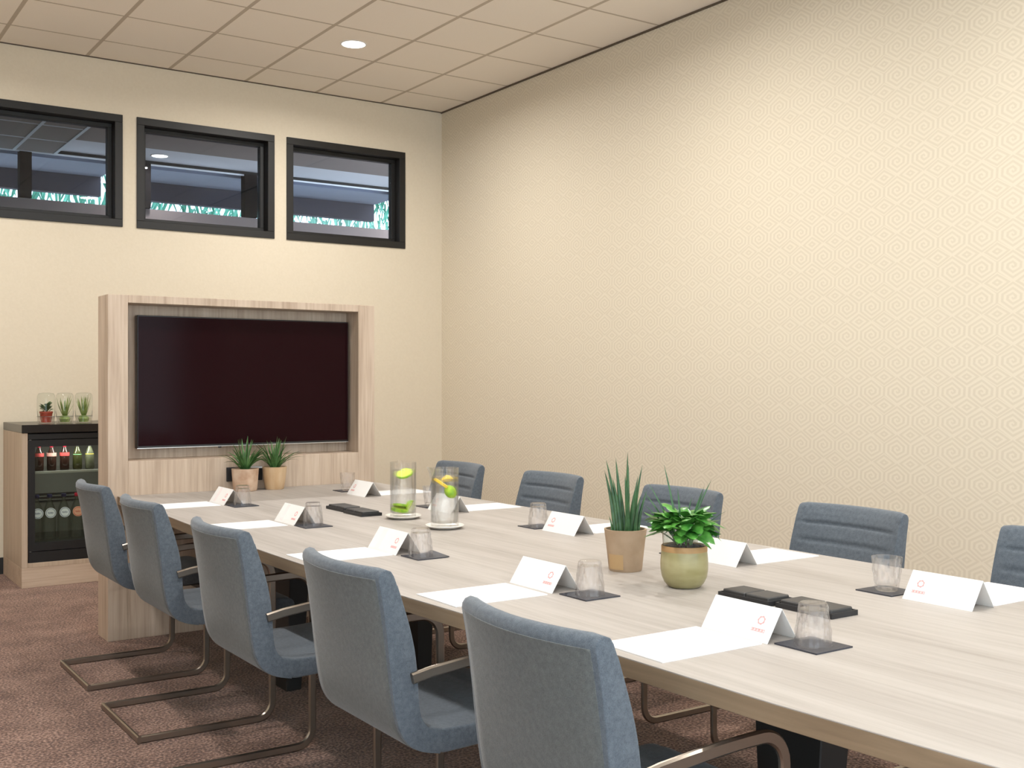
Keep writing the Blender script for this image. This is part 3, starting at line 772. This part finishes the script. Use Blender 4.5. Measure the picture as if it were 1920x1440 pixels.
#        side, paper(x,y), card(x,y), coaster(x,y), upright glass, curled coaster
SET = [('l', (1.660, 5.245), (1.868, 5.235), (1.892, 5.075), False, 0), ('l', (1.632, 4.365), (1.850, 4.350), (1.862, 4.190), False, 0),
       ('l', (1.622, 3.435), (1.826, 3.425), (1.846, 3.240), False, 1), ('l', (1.645, 2.570), (1.863, 2.578), (1.885, 2.393), False, 0),
       ('l', (1.705, 1.835), (1.912, 1.828), (1.937, 1.655), False, 0),
       ('r', (2.815, 5.235), (2.600, 5.205), (2.625, 5.455), True, 0), ('r', (2.812, 4.380), (2.598, 4.345), (2.625, 4.545), True, 0),
       ('r', (2.830, 3.470), (2.612, 3.455), (2.612, 3.655), False, 0), ('r', (2.806, 2.605), (2.604, 2.600), (2.608, 2.790), False, 0),
       ('r', (2.826, 1.785), (2.612, 1.778), (2.616, 1.972), True, 0)]
for i, (sd, pp, cc, co, up_, cu) in enumerate(SET):
    where = ('in the left row, ' if sd == 'l' else 'in the right row, ') + place[i % 5]
    p = obj('notepad', PM, None, loc=(pp[0], pp[1], TT + .0002)); tag(p, 'white note paper on the table ' + where, 'paper', 'note sheets on the table')
    r = thing('place_card', 'folded white place card on the table ' + where, 'place card', (cc[0], cc[1], TT + .0002), 0 if sd == 'l' else 0, 'folded place cards')
    obj('card_sheet', CM, None, r)
    lo = obj('printed_logo', LOGO, None, r); lo['label'] = 'pink ring logo with tiny lettering'
    if sd == 'r': lo.location = (0, 0.128, 0)
    else: obj('pale_band', BAND, None, r)
    k = obj('coaster', CO1 if cu else CO0, None, loc=(co[0], co[1], TT + .0002)); tag(k, 'square dark coaster on the table ' + where, 'coaster', 'dark square coasters')
    g = obj('tumbler', GM, None); g.location = (co[0], co[1] , TT + .0037 + (0 if up_ else 0.094))
    if cu: g.location.x -= 0.016
    if not up_: g.rotation_euler = (PI, 0, 0.3 * i)
    else: g.rotation_euler = (0, 0, 0.3 * i)
    tag(g, ('upright' if up_ else 'upturned') + ' cut glass tumbler ' + where, 'glass', 'cut glass tumblers')

# ------------------------------------------------------------------ low black trays with two square lids
def tray(x, y, label):
    r = thing('lidded_tray', label, 'tray', (x, y, TT + .0002), 0, 'low black trays')
    m = MB(); m.box(-.05, .05, -.092, .092, 0, .003); m.box(-.05, -.046, -.092, .092, .003, .013); m.box(.046, .05, -.092, .092, .003, .013)
    m.box(-.046, .046, -.092, -.088, .003, .013); m.box(-.046, .046, .088, .092, .003, .013)
    obj('tray_body', m, 'plastic', r)
    for s_ in (-1, 1): box('square_lid', (-.041, .041, s_ * .0425 - .0405, s_ * .0425 + .0405, .0032, .021), 'tray_lid', r, .0025, 1)
MAT['tray_lid'] = plain('dark_grey_lid', (0.045, 0.043, 0.042), 0.5)
tray(2.226, 2.100, 'low black tray with two square lids beside the olive pot')
tray(2.240, 1.905, 'low black tray half hidden behind the nearest tumbler')
tray(2.224, 4.655, 'low black tray on the far table, nearer the media unit')
tray(2.214, 4.448, 'low black tray on the far table, nearer the water jugs')

# ------------------------------------------------------------------ water jugs on saucers with citrus
def jug(x, y, rz, label, slabel):
    z0 = TT + .0002
    s_ = thing('saucer', slabel, 'saucer', (x, y, z0), 0, 'white saucers under the jugs')
    obj('saucer_dish', MB().lathe([(0, 0), (.05, 0), (.072, .008), (.079, .013), (.078, .0155), (.072, .0125), (.060, .006), (0, .006)], 48), 'ceramic', s_, smooth=True)
    j = thing('water_jug', label, 'jug', (x, y, z0 + .0062), rz, 'clear water jugs')
    R, Hj = .0565, .238
    n = 48; m = MB()
    out = [(0, 0), (R - .004, 0), (R, .004), (R, .06), (R, .12), (R, .18), (R, .215), (R, Hj)]
    inn = [(R - .0032, Hj), (R - .0032, .2), (R - .0032, .12), (R - .0032, .03), (R - .006, .018), (0, .016)]
    m.lathe(out + inn, n)
    v2 = []
    for (a, b, c) in m.v:
        r_ = math.hypot(a, b)
        if c > .2 and r_ > .03:
            th = math.atan2(b, a); q = math.exp(-(th / .22) ** 2) * ((c - .2) / .038)
            f = 1 + .30 * q; a *= f; b *= f; c -= .018 * math.exp(-(th / .16) ** 2) * ((c - .2) / .038) * 0 
            c += .004 * q
        v2.append((a, b, c))
    m.v = v2
    obj('jug_glass', m, 'clear', j, smooth=True, angle=50)
    obj('water', MB().lathe([(0, .0165), (R - .0065, .0185), (R - .0037, .031), (R - .0037, .203), (0, .203)], n), 'water', j, smooth=True, angle=40)
    return z0 + .0062
def slice_(name, loc, rot, r, th, skin, flesh, label, cat):
    o = thing(name, label, cat, loc, 0, 'citrus slices in the jugs'); o.rotation_euler = rot
    obj('peel', MB().lathe([(r * .9, -th / 2), (r, -th * .35), (r, th * .35), (r * .9, th / 2)], 24, close=True), skin, o, smooth=True)
    obj('flesh', MB().lathe([(0, -th * .46), (r * .89, -th * .46), (r * .89, th * .46), (0, th * .46)], 24), flesh, o)
def wedge(name, loc, rot, r, skin, flesh, label, cat):
    o = thing(name, label, cat, loc, 0, 'citrus slices in the jugs'); o.rotation_euler = rot
    m = MB(); vs_ = []; fs = []; K = 10; Lz = 8
    for i in range(Lz + 1):
        ph = -PI / 2 + PI * i / Lz
        for k in range(K + 1):
            a = PI * k / K; vs_.append((r * math.cos(ph) * math.cos(a), r * math.cos(ph) * math.sin(a), r * 1.25 * math.sin(ph)))
    for i in range(Lz):
        for k in range(K): q = i * (K + 1) + k; fs.append((q, q + 1, q + K + 2, q + K + 1))
    m.add(vs_, fs); obj('peel', m, skin, o, smooth=True)
    ring = [(r * math.cos(-PI / 2 + PI * i / 16) * .97, r * 1.25 * math.sin(-PI / 2 + PI * i / 16) * .97) for i in range(17)]
    pl = ring + [(-a, b) for a, b in ring[::-1][1:-1]]
    m = MB(); nn = len(pl); m.add([(a, .001, b) for a, b in pl] + [(a, .003, b) for a, b in pl], [tuple(range(nn)), tuple(range(nn, 2 * nn))[::-1]] + [(i, (i + 1) % nn, nn + (i + 1) % nn, nn + i) for i in range(nn)])
    obj('flesh', m, flesh, o)
J1, J2 = (2.293, 4.215), (2.275, 3.832)
zb = jug(*J1, math.radians(75), 'clear water jug with limes, farther of the two jugs', 'round white saucer under the farther jug of limes')
jug(*J2, math.radians(150), 'clear water jug with lemon and lime, nearer of the two jugs', 'round white saucer under the nearer jug with lemon')
slice_('lime_slice', (J1[0] - .012, J1[1] + .006, zb + .032), (0.12, 0.10, 0), .038, .015, 'limeskin', 'limeflesh', 'thick lime slice lying lower at the bottom of the farther jug', 'lime')
slice_('lime_slice', (J1[0] - .008, J1[1] + .006, zb + .050), (-.12, 0.2, 0), .034, .010, 'limeskin', 'limeflesh', 'lime slice on top of the pile in the farther jug', 'lime')
wedge('lime_wedge', (J1[0] + .026, J1[1] - .016, zb + .048), (0.5, 0.2, 0.9), .021, 'limeskin', 'limeflesh', 'lime wedge leaning at the bottom right of the farther jug', 'lime')
slice_('lime_slice', (J1[0] + .004, J1[1] - .004, zb + .188), (0.3, -.45, 0), .036, .010, 'limeskin', 'limeflesh', 'lime slice floating at the top of the farther jug', 'lime')
slice_('lemon_slice', (J2[0] - .015, J2[1] + .002, zb + .176), (0.25, .55, 0), .034, .012, 'lemon', 'lemonflesh', 'lemon slice floating in the nearer jug', 'lemon')
wedge('lemon_wedge', (J2[0] + .020, J2[1] + .014, zb + .186), (1.3, .3, 0.4), .020, 'lemon', 'lemonflesh', 'lemon wedge floating behind the slice in the nearer jug', 'lemon')
wedge('lime_wedge', (J2[0] + .014, J2[1] - .020, zb + .142), (0.2, 0.6, 2.7), .023, 'limeskin', 'limeflesh', 'lime wedge hanging below the lemon in the nearer jug', 'lime')

# ------------------------------------------------------------------ potted plants
def pot_mesh(prof_out, wall=.006, n=40, sq=0.0):
    inner = [(r - wall, z) for r, z in reversed(prof_out) if z > prof_out[0][1] + .02]
    prof = [(0, prof_out[0][1])] + prof_out + inner + [(0, inner[-1][1])]
    tw = (lambda a, z: 1 + sq * math.cos(4 * a)) if sq else None
    return MB().lathe(prof, n, twist=tw)
# tall sword-leaved plant
x0, y0 = 2.236, 2.658
r = thing('potted_sword_plant', 'sword leaved plant in a tapered sand coloured clay pot on the table', 'plant', (x0, y0, TT + .0002))
obj('pot', pot_mesh([(.050, 0), (.0525, .006), (.0570, .05), (.0615, .09), (.0665, .126), (.067, .130)]), 'clay', r, smooth=True, angle=50)
ptc = MB(); K = 8; vs_ = []
for i in range(K + 1):
    a = math.radians(168 + 55 * i / K)
    for q in (0, 1):
        z = .008 + .047 * q; rr_ = .0532 + (z - .006) * .10 + .0006
        vs_.append((rr_ * math.cos(a), rr_ * math.sin(a), z))
ptc.add(vs_, [(2 * i, 2 * i + 2, 2 * i + 3, 2 * i + 1) for i in range(K)]); obj('clay_patch', ptc, 'clay_patch', r, smooth=True)
obj('soil', MB().lathe([(0, .112), (.062, .112), (.062, .118), (.03, .121), (0, .119)], 24), 'soil', r)
rr = random.Random(5)
SW = [(-36, 130, -13), (-38, 108, -18), (-17, 132, -7), (1, 146, 2), (9, 118, 6), (35, 118, 17), (24, 100, 11), (-24, 96, -9), (5, 70, 0), (16, 74, 9), (-30, 22, -26), (-10, 88, 0), (42, 72, 24), (-4, 104, 4), (27, 64, 17), (-20, 60, -15)]
for dx_, h_, bx_ in SW:
    dep = rr.uniform(-.028, .028)
    b_ = RIGHT * bx_ / 610 + FWD * dep + Vector((0, 0, .116)); tp = RIGHT * dx_ / 600 + FWD * (dep * 1.8) + Vector((0, 0, .130 + h_ / 600))
    rad = rr.uniform(.0075, .0098) * (1 if h_ > 50 else .5)
    pth = [b_.lerp(tp, q) + RIGHT * (-.010 * dx_ / 38) * 4 * q * (1 - q) * .5 for q in [i / 8 for i in range(9)]]
    obj('leaf', MB().tube(pth, rad, 7, rfun=lambda q, R_=rad: R_ * (1 - q) ** .75 * (0.9 + .3 * q)), 'snake', r, smooth=True)
# olive glazed pot with a leafy plant
x0, y0 = 2.194, 2.346
r = thing('potted_leafy_plant', 'bright leafy plant in a round olive glazed pot on the table', 'plant', (x0, y0, TT + .0002))
obj('pot', pot_mesh([(.040, 0), (.047, .003), (.057, .014), (.0645, .030), (.0680, .050), (.0685, .068), (.0672, .088), (.0655, .104)]), 'glaze', r, smooth=True, angle=60)
obj('pot_rim', MB().lathe([(.0659, .1042), (.0659, .118), (.0645, .1205), (.0605, .1195), (.0597, .1042)], 40, close=True), 'rim', r, smooth=True, angle=60)
obj('clear_liner', MB().lathe([(.0590, .085), (.0628, .158), (.0634, .158), (.0596, .085)], 40, close=True), 'thin', r, smooth=True)
obj('soil', MB().lathe([(0, .085), (.0585, .085), (.0585, .116), (.03, .122), (0, .120)], 24), 'soil', r)
rr = random.Random(11)
def oval(q): return math.sin(PI * min(1, q * .97 + .03)) ** .7 * (1 + .12 * math.sin(q * 25))
for i in range(140):
    az = rr.uniform(0, 2 * PI); el = math.asin(rr.uniform(-.62, .98)); R0 = rr.uniform(.028, .058)
    d_ = Vector((math.cos(az) * math.cos(el), math.sin(az) * math.cos(el), math.sin(el) * .62))
    b_ = Vector((0, 0, .178)) + d_ * R0 ; Lf = rr.uniform(.042, .076)
    out_ = Vector((math.cos(az), math.sin(az), rr.uniform(-.50, .35) + .3 * math.sin(el))).normalized()
    tp = b_ + out_ * Lf
    sd_ = out_.cross(Vector((0, 0, 1))).normalized() + Vector((0, 0, rr.uniform(-.5, .5)))
    obj('leaf', MB().blade(b_, tp, rr.uniform(.028, .042), (0, 0, rr.uniform(-.004, .014)), sd_, n=7, fold=.25, wf=oval), 'bush', r, smooth=True, angle=80)
for i in range(9):
    az = 2 * PI * i / 9; b_ = Vector((math.cos(az) * .02, math.sin(az) * .02, .118)); tp = Vector((math.cos(az) * .045, math.sin(az) * .045, .20))
    obj('stem', MB().tube([b_, b_.lerp(tp, .5) + Vector((0, 0, .01)), tp], .002, 5), 'bush', r)
BL = [(-34, 147, 0), (-62, 112, 2), (56, 118, 5), (44, 96, 9), (-10, 104, -4), (-72, 74, -10), (22, 84, 12), (-20, 96, 16), (82, 62, -2), (70, 34, 6), (-68, 30, 4), (-8, 60, 8), (36, 108, -12), (-70, 96, 14)]
for dx_, h_, dep in BL:
    b_ = RIGHT * (dx_ * .12 / 640) + FWD * (dep / 640 + .03) + Vector((0, 0, .118)); tp = RIGHT * dx_ / 640 + FWD * (.035 + dep / 300) + Vector((0, 0, .118 + h_ / 640))
    obj('blade_leaf', MB().blade(b_, tp, .010, (0, 0, .010), RIGHT + FWD * .3, n=6, fold=.5), 'snake', r, smooth=True, angle=80)
# two grassy plants by the media unit
def grassy(x, y, z, prof, mat, label, seed, sq, wpx, mir):
    r = thing('potted_grass', label, 'plant', (x, y, z), 0, 'grassy pot plants by the media unit')
    obj('pot', pot_mesh(prof, .007, 44, sq), mat, r, smooth=True, angle=50)
    top = prof[-1]
    obj('soil', MB().lathe([(0, top[1] - .02), (top[0] - .011, top[1] - .02), (top[0] - .011, top[1] - .012), (0, top[1] - .008)], 24), 'soil', r)
    q = random.Random(seed)
    for i in range(66):
        az = q.uniform(0, 2 * PI); sp = q.uniform(.02, .155) ; hh = q.uniform(.07, .19) * (1 - .5 * (sp / .155) ** 2)
        b_ = Vector((math.cos(az) * q.uniform(0, .025), math.sin(az) * q.uniform(0, .025), top[1] - .010))
        tp = b_ + Vector((math.cos(az) * sp, math.sin(az) * sp * .75, hh))
        if y + tp.y > 5.862: tp.y = 5.862 - y
        obj('leaf', MB().blade(b_, tp, q.uniform(.010, .018), Vector((0, 0, .16 * sp)), Vector((-math.sin(az), math.cos(az), q.uniform(-.3, .3))), n=6, fold=.5), 'grass', r, smooth=True, angle=80)
grassy(2.166, 5.770, TT + .0002, [(.058, 0), (.062, .004), (.066, .05), (.071, .118), (.072, .122)], 'claypink', 'grassy plant in a square pinkish clay pot by the media unit', 4, .05, 0, 1)
grassy(2.338, 5.778, TT + .0002, [(.047, 0), (.050, .004), (.058, .05), (.066, .120), (.067, .124)], 'claytan', 'grassy plant in a rounder golden clay pot by the media unit', 9, .03, 0, 1)

# ------------------------------------------------------------------ fridge cabinet
CX0, CX1, CY0, CY1 = 1.386, 2.075, 7.71, 8.372
cb = thing('fridge_cabinet', 'oak cabinet with black top housing the drinks fridge', 'cabinet', ((CX0 + CX1) / 2, CY0, 0)); cxm = (CX0 + CX1) / 2
def Cb(name, x0, x1, y0, y1, z0, z1, m, bev=.0015): return box(name, (x0 - cxm, x1 - cxm, y0 - CY0, y1 - CY0, z0, z1), m, cb, bev, 1)
Cb('plinth', CX0, CX1, CY0 - .0, CY1, 0, .130, 'plinth')
Cb('side_panel', CX0, CX0 + .037, CY0, CY1, .1305, 1.0095, 'cabw'); Cb('side_panel', CX1 - .037, CX1, CY0, CY1, .1305, 1.0095, 'cabw')
Cb('back_panel', CX0 + .0375, CX1 - .0375, CY1 - .02, CY1, .1305, 1.0095, 'cabw')
Cb('bottom_shelf', CX0 + .0375, CX1 - .0375, CY0 + .0, CY1 - .0205, .1305, .160, 'cabw')
Cb('worktop', CX0, CX1, CY0 - .006, CY1, 1.010, 1.063, 'blacktop', .002)
fx0, fx1 = CX0 + .041, CX1 - .041; fxm = (fx0 + fx1) / 2
fr_ = thing('drinks_fridge', 'black glass door drinks fridge built into the oak cabinet', 'fridge', (fxm, CY0, .1605))
def Fr(name, x0, x1, y0, y1, z0, z1, m, bev=0, par=None): return box(name, (x0 - fxm, x1 - fxm, y0, y1, z0 - .1605, z1 - .1605), m, par or fr_, bev, 1)
m = MB()
for b_ in ((fx0, fx0 + .025, .045, .60, .1605, 1.004), (fx1 - .025, fx1, .045, .60, .1605, 1.004), (fx0 + .025, fx1 - .025, .045, .60, .1605, .285), (fx0 + .025, fx1 - .025, .045, .60, .955, 1.004)):
    m.box(b_[0] - fxm, b_[1] - fxm, b_[2], b_[3], b_[4] - .1605, b_[5] - .1605)
obj('fridge_body', m, 'black', fr_)
Fr('liner_back', fx0 + .0255, fx1 - .0255, .56, .598, .2855, .9545, 'fridge_in')
Fr('liner_side', fx0 + .0255, fx0 + .030, .05, .559, .2855, .9545, 'fridge_in'); Fr('liner_side', fx1 - .030, fx1 - .0255, .05, .559, .2855, .9545, 'fridge_in')
Fr('shelf', fx0 + .031, fx1 - .031, .0705, .555, .744, .752, 'thin'); Fr('shelf_edge', fx0 + .031, fx1 - .031, .06, .07, .737, .752, 'shelf'); Fr('lower_grille', fx0 + .001, fx1 - .001, .004, .044, .1605, .232, 'black', .002)
Fr('top_strip', fx0, fx1, .010, .044, .966, 1.003, 'black', .002)
for zz in (.50, .525, .55): Fr('back_vent', fx0 + .05, fx1 - .05, .552, .5595, zz, zz + .010, 'plastic')
d0 = Fr('door_frame', 0, 0, 0, 0, .2, .2, 'black')
bpy.data.objects.remove(d0)
m = MB(); dz0, dz1 = .236, .962; gx0, gx1, gz0, gz1 = 1.468, fx1 - .045, .290, .918
for b_ in ((fx0, gx0, dz0, dz1), (gx1, fx1, dz0, dz1), (gx0, gx1, dz0, gz0), (gx0, gx1, gz1, dz1)): m.box(b_[0] - fxm, b_[1] - fxm, .002, .040, b_[2] - .1605, b_[3] - .1605)
door = obj('door', m, 'black', fr_)
Fr('pane', gx0 + .0005, gx1 - .0005, .012, .018, gz0 + .0005, gz1 - .0005, 'fpane', par=door) if False else None
MAT['fpane'] = pane('fridge_pane', (0.80, 0.83, 0.80), 0.7)
box('pane', (gx0 + .0005 - fxm, gx1 - .0005 - fxm, .012, .018, gz0 + .0005 - .1605, gz1 - .0005 - .1605), 'fpane', door)
for zz in (.2335, .9635): Fr('hinge_pin', fx0 + .006, fx0 + .018, .000, .012, zz - .0015, zz + .0015, 'wire')
ll = bpy.data.lights.new('fridge_lamp', 'AREA'); ll.shape = 'RECTANGLE'; ll.size = .4; ll.size_y = .03; ll.energy = 3.4; ll.color = (1, .97, .9)
lo = bpy.data.objects.new('fridge_lamp', ll); COL.objects.link(lo); lo.parent = fr_; lo.location = (0, .08, .9535 - .1605)
# bottles
def bottle(x, y, z, H_, R, prof, mat, cap, labmat, lablook, label, group):
    b_ = thing('bottle', label, 'bottle', (x, y, z), 0, group)
    obj('bottle_body', MB().lathe([(0, 0)] + [(R * a, H_ * q) for a, q in prof] + [(0, H_ * prof[-1][1])], 28), mat, b_, smooth=True, angle=60)
    obj('cap', MB().lathe([(0, H_ * .93), (R * .36, H_ * .93), (R * .40, H_ * .95), (R * .36, H_), (0, H_)], 18), cap, b_, smooth=True)
    lz0, lz1, kind = lablook
    if kind == 'band':
        obj('label_band', MB().lathe([(R * 1.0 + .0006, H_ * lz0), (R * 1.0 + .0012, H_ * lz0), (R * 1.0 + .0012, H_ * lz1), (R * 1.0 + .0006, H_ * lz1)], 28, close=True), labmat, b_, smooth=True)
    elif kind == 'neck':
        obj('neck_label', MB().lathe([(R * .62, H_ * lz1), (R * .62 + .001, H_ * lz1), (R * .93 + .001, H_ * lz0), (R * .93, H_ * lz0)], 28, close=True), labmat, b_, smooth=True)
    else:
        rl = .034; K = 28
        lab = obj('round_label', MB().lathe([(0, 0), (rl, 0), (rl, .0012), (0, .0012)], K), labmat, b_)
        lab.location = (0, -R * .86 - .001, H_ * .60); lab.rotation_euler = (PI / 2 - .16, 0, 0)
        ink = 'lab_ink2' if labmat == 'lab_orange' else 'lab_ink'
        o = obj('label_ring', MB().lathe([(rl * .78, .0013), (rl * .88, .0013), (rl * .88, .0018), (rl * .78, .0018)], K, close=True), ink, lab)
        m = MB()
        for k in range(6): m.box(-.0165 + k * .0056, -.0130 + k * .0056, -.004, .004 + (.003 if k in (0, 3) else 0), .0013, .0018)
        obj('label_script', m, ink, lab)
    return b_
SODA = [(.86, 0), (1, .03), (1, .52), (.93, .62), (.62, .78), (.36, .90), (.34, .93)]
WATB = [(.9, 0), (1, .02), (1, .42), (.97, .52), (.80, .70), (.52, .80), (.30, .88), (.26, .93)]
TOP = [(73, 'cola', 'lab_red', 'band', 'cola bottle with red band, leftmost on the fridge shelf'), (96.6, 'cola', 'lab_pink', 'band', 'cola bottle with pale pink band on the fridge shelf'),
       (121, 'cola', 'lab_red', 'band', 'cola bottle with red band in the middle of the fridge shelf'), (145, 'greendrink', 'lab_green', 'neck', 'small bottle with green neck label on the fridge shelf'),
       (168, 'palewater', 'lab_yellow', 'neck', 'small clear bottle with yellow neck label on the fridge shelf')]
def xat(px_, y_):
    k = (px_ - 960.0) / 2065.0; d = RIGHT * k + FWD; return d.x * y_ / d.y
for px_, mt, lm, kd, lab in TOP:
    bottle(xat(px_, 7.86), 7.86, .7525, .165, .030, SODA, mt, 'cap_red' if mt == 'cola' else 'plastic', lm, (.56, .70, kd) if kd == 'band' else (.60, .76, kd), lab, 'small bottles on the fridge shelf')
LOW = [(69, 'lab_white', 'cap_navy', 'large water bottle with round white label, half hidden by the fridge door frame'), (93, 'lab_white', 'cap_navy', 'large water bottle with round white label, second from the left in the fridge'),
       (119.5, 'lab_white', 'cap_navy', 'large water bottle with round white label beside the orange labelled one'), (144, 'lab_orange', 'cap_red', 'large water bottle with round orange label and red cap'),
       (169, 'lab_white', 'cap_navy', 'large water bottle mostly hidden behind the chair back')]
for px_, lm, cp, lab in LOW:
    bottle(xat(px_, 7.85), 7.85, .2858, .305, .041, WATB, 'bottle', cp, lm, (0, 0, 'round'), lab, 'large water bottles at the fridge bottom')

# terrarium jars on the cabinet
def terrarium(x, y, kind, label, seed):
    z = 1.0632; q = random.Random(seed)
    r = thing('terrarium_jar', label, 'jar', (x, y, z), 0, 'upturned plant jars on the cabinet')
    R = .0575
    obj('glass_dome', MB().lathe([(.050, .046), (.052, .056), (.0565, .066), (R, .085), (R, .165), (.055, .190), (.046, .204), (.02, .208), (0, .208)], 32), 'thin', r, smooth=True, angle=70)
    obj('jar_foot', MB().lathe([(0, 0), (.050, 0), (.054, .004), (.054, .040), (.051, .045), (.047, .045), (.047, .008), (0, .006)], 32), 'clear', r, smooth=True, angle=60)
    cl = MB()
    for s_ in (-1, 1):
        a = RIGHT * s_
        cl.tube([a * .056 + Vector((0, 0, .034)), a * .0575 + Vector((0, 0, .050)), a * .0585 + Vector((0, 0, .084))], .0018, 5)
    K = 20; cl.tube([(.0565 * math.cos(2 * PI * i / K), .0565 * math.sin(2 * PI * i / K), .048) for i in range(K + 1)], .0016, 5)
    obj('wire_clip', cl, 'wire', r)
    if kind == 'pot':
        obj('red_pot', MB().lathe([(0, .008), (.032, .008), (.040, .070), (.043, .070), (.043, .082), (.039, .082), (.037, .074), (0, .074)], 20), 'terracotta', r, smooth=True, angle=40)
        for i in range(46):
            az = q.uniform(0, 2 * PI); sp = q.uniform(.005, .042); b_ = Vector((math.cos(az) * sp * .5, math.sin(az) * sp * .5, .075 + q.uniform(0, .045)))
            tp = b_ + Vector((math.cos(az) * .030, math.sin(az) * .030, q.uniform(.006, .034)))
            obj('leaf', MB().blade(b_, tp, .021, (0, 0, .004), Vector((-math.sin(az), math.cos(az), .2)), n=4, fold=.4, wf=oval), 'darkleaf', r, smooth=True, angle=80)
    else:
        obj('root_ball', MB().lathe([(0, .008), (.03, .008), (.036, .03), (.028, .05), (0, .056)], 16), 'aloe', r, smooth=True)
        for i in range(20):
            az = 2 * PI * i / 20 + q.uniform(-.2, .2); sp = q.uniform(.034, .0575)
            b_ = Vector((math.cos(az) * .012, math.sin(az) * .012, .045)); tp = Vector((math.cos(az) * sp, math.sin(az) * sp, q.uniform(.12, .195)))
            obj('leaf', MB().blade(b_, tp, q.uniform(.010, .018), Vector((math.cos(az), math.sin(az), 0)) * .002, Vector((-math.sin(az), math.cos(az), 0)), n=6, fold=.4), 'aloe', r, smooth=True, angle=80)
ty = 7.90
terrarium(xat(86.5, ty), ty, 'pot', 'upturned glass jar over a small plant in a red pot', 1)
terrarium(xat(121.5, ty), ty, 'aloe', 'upturned glass jar over a pale spiky plant, middle of three', 2)
terrarium(xat(157, ty), ty, 'aloe', 'upturned glass jar over a pale spiky plant, nearest the media unit', 3)
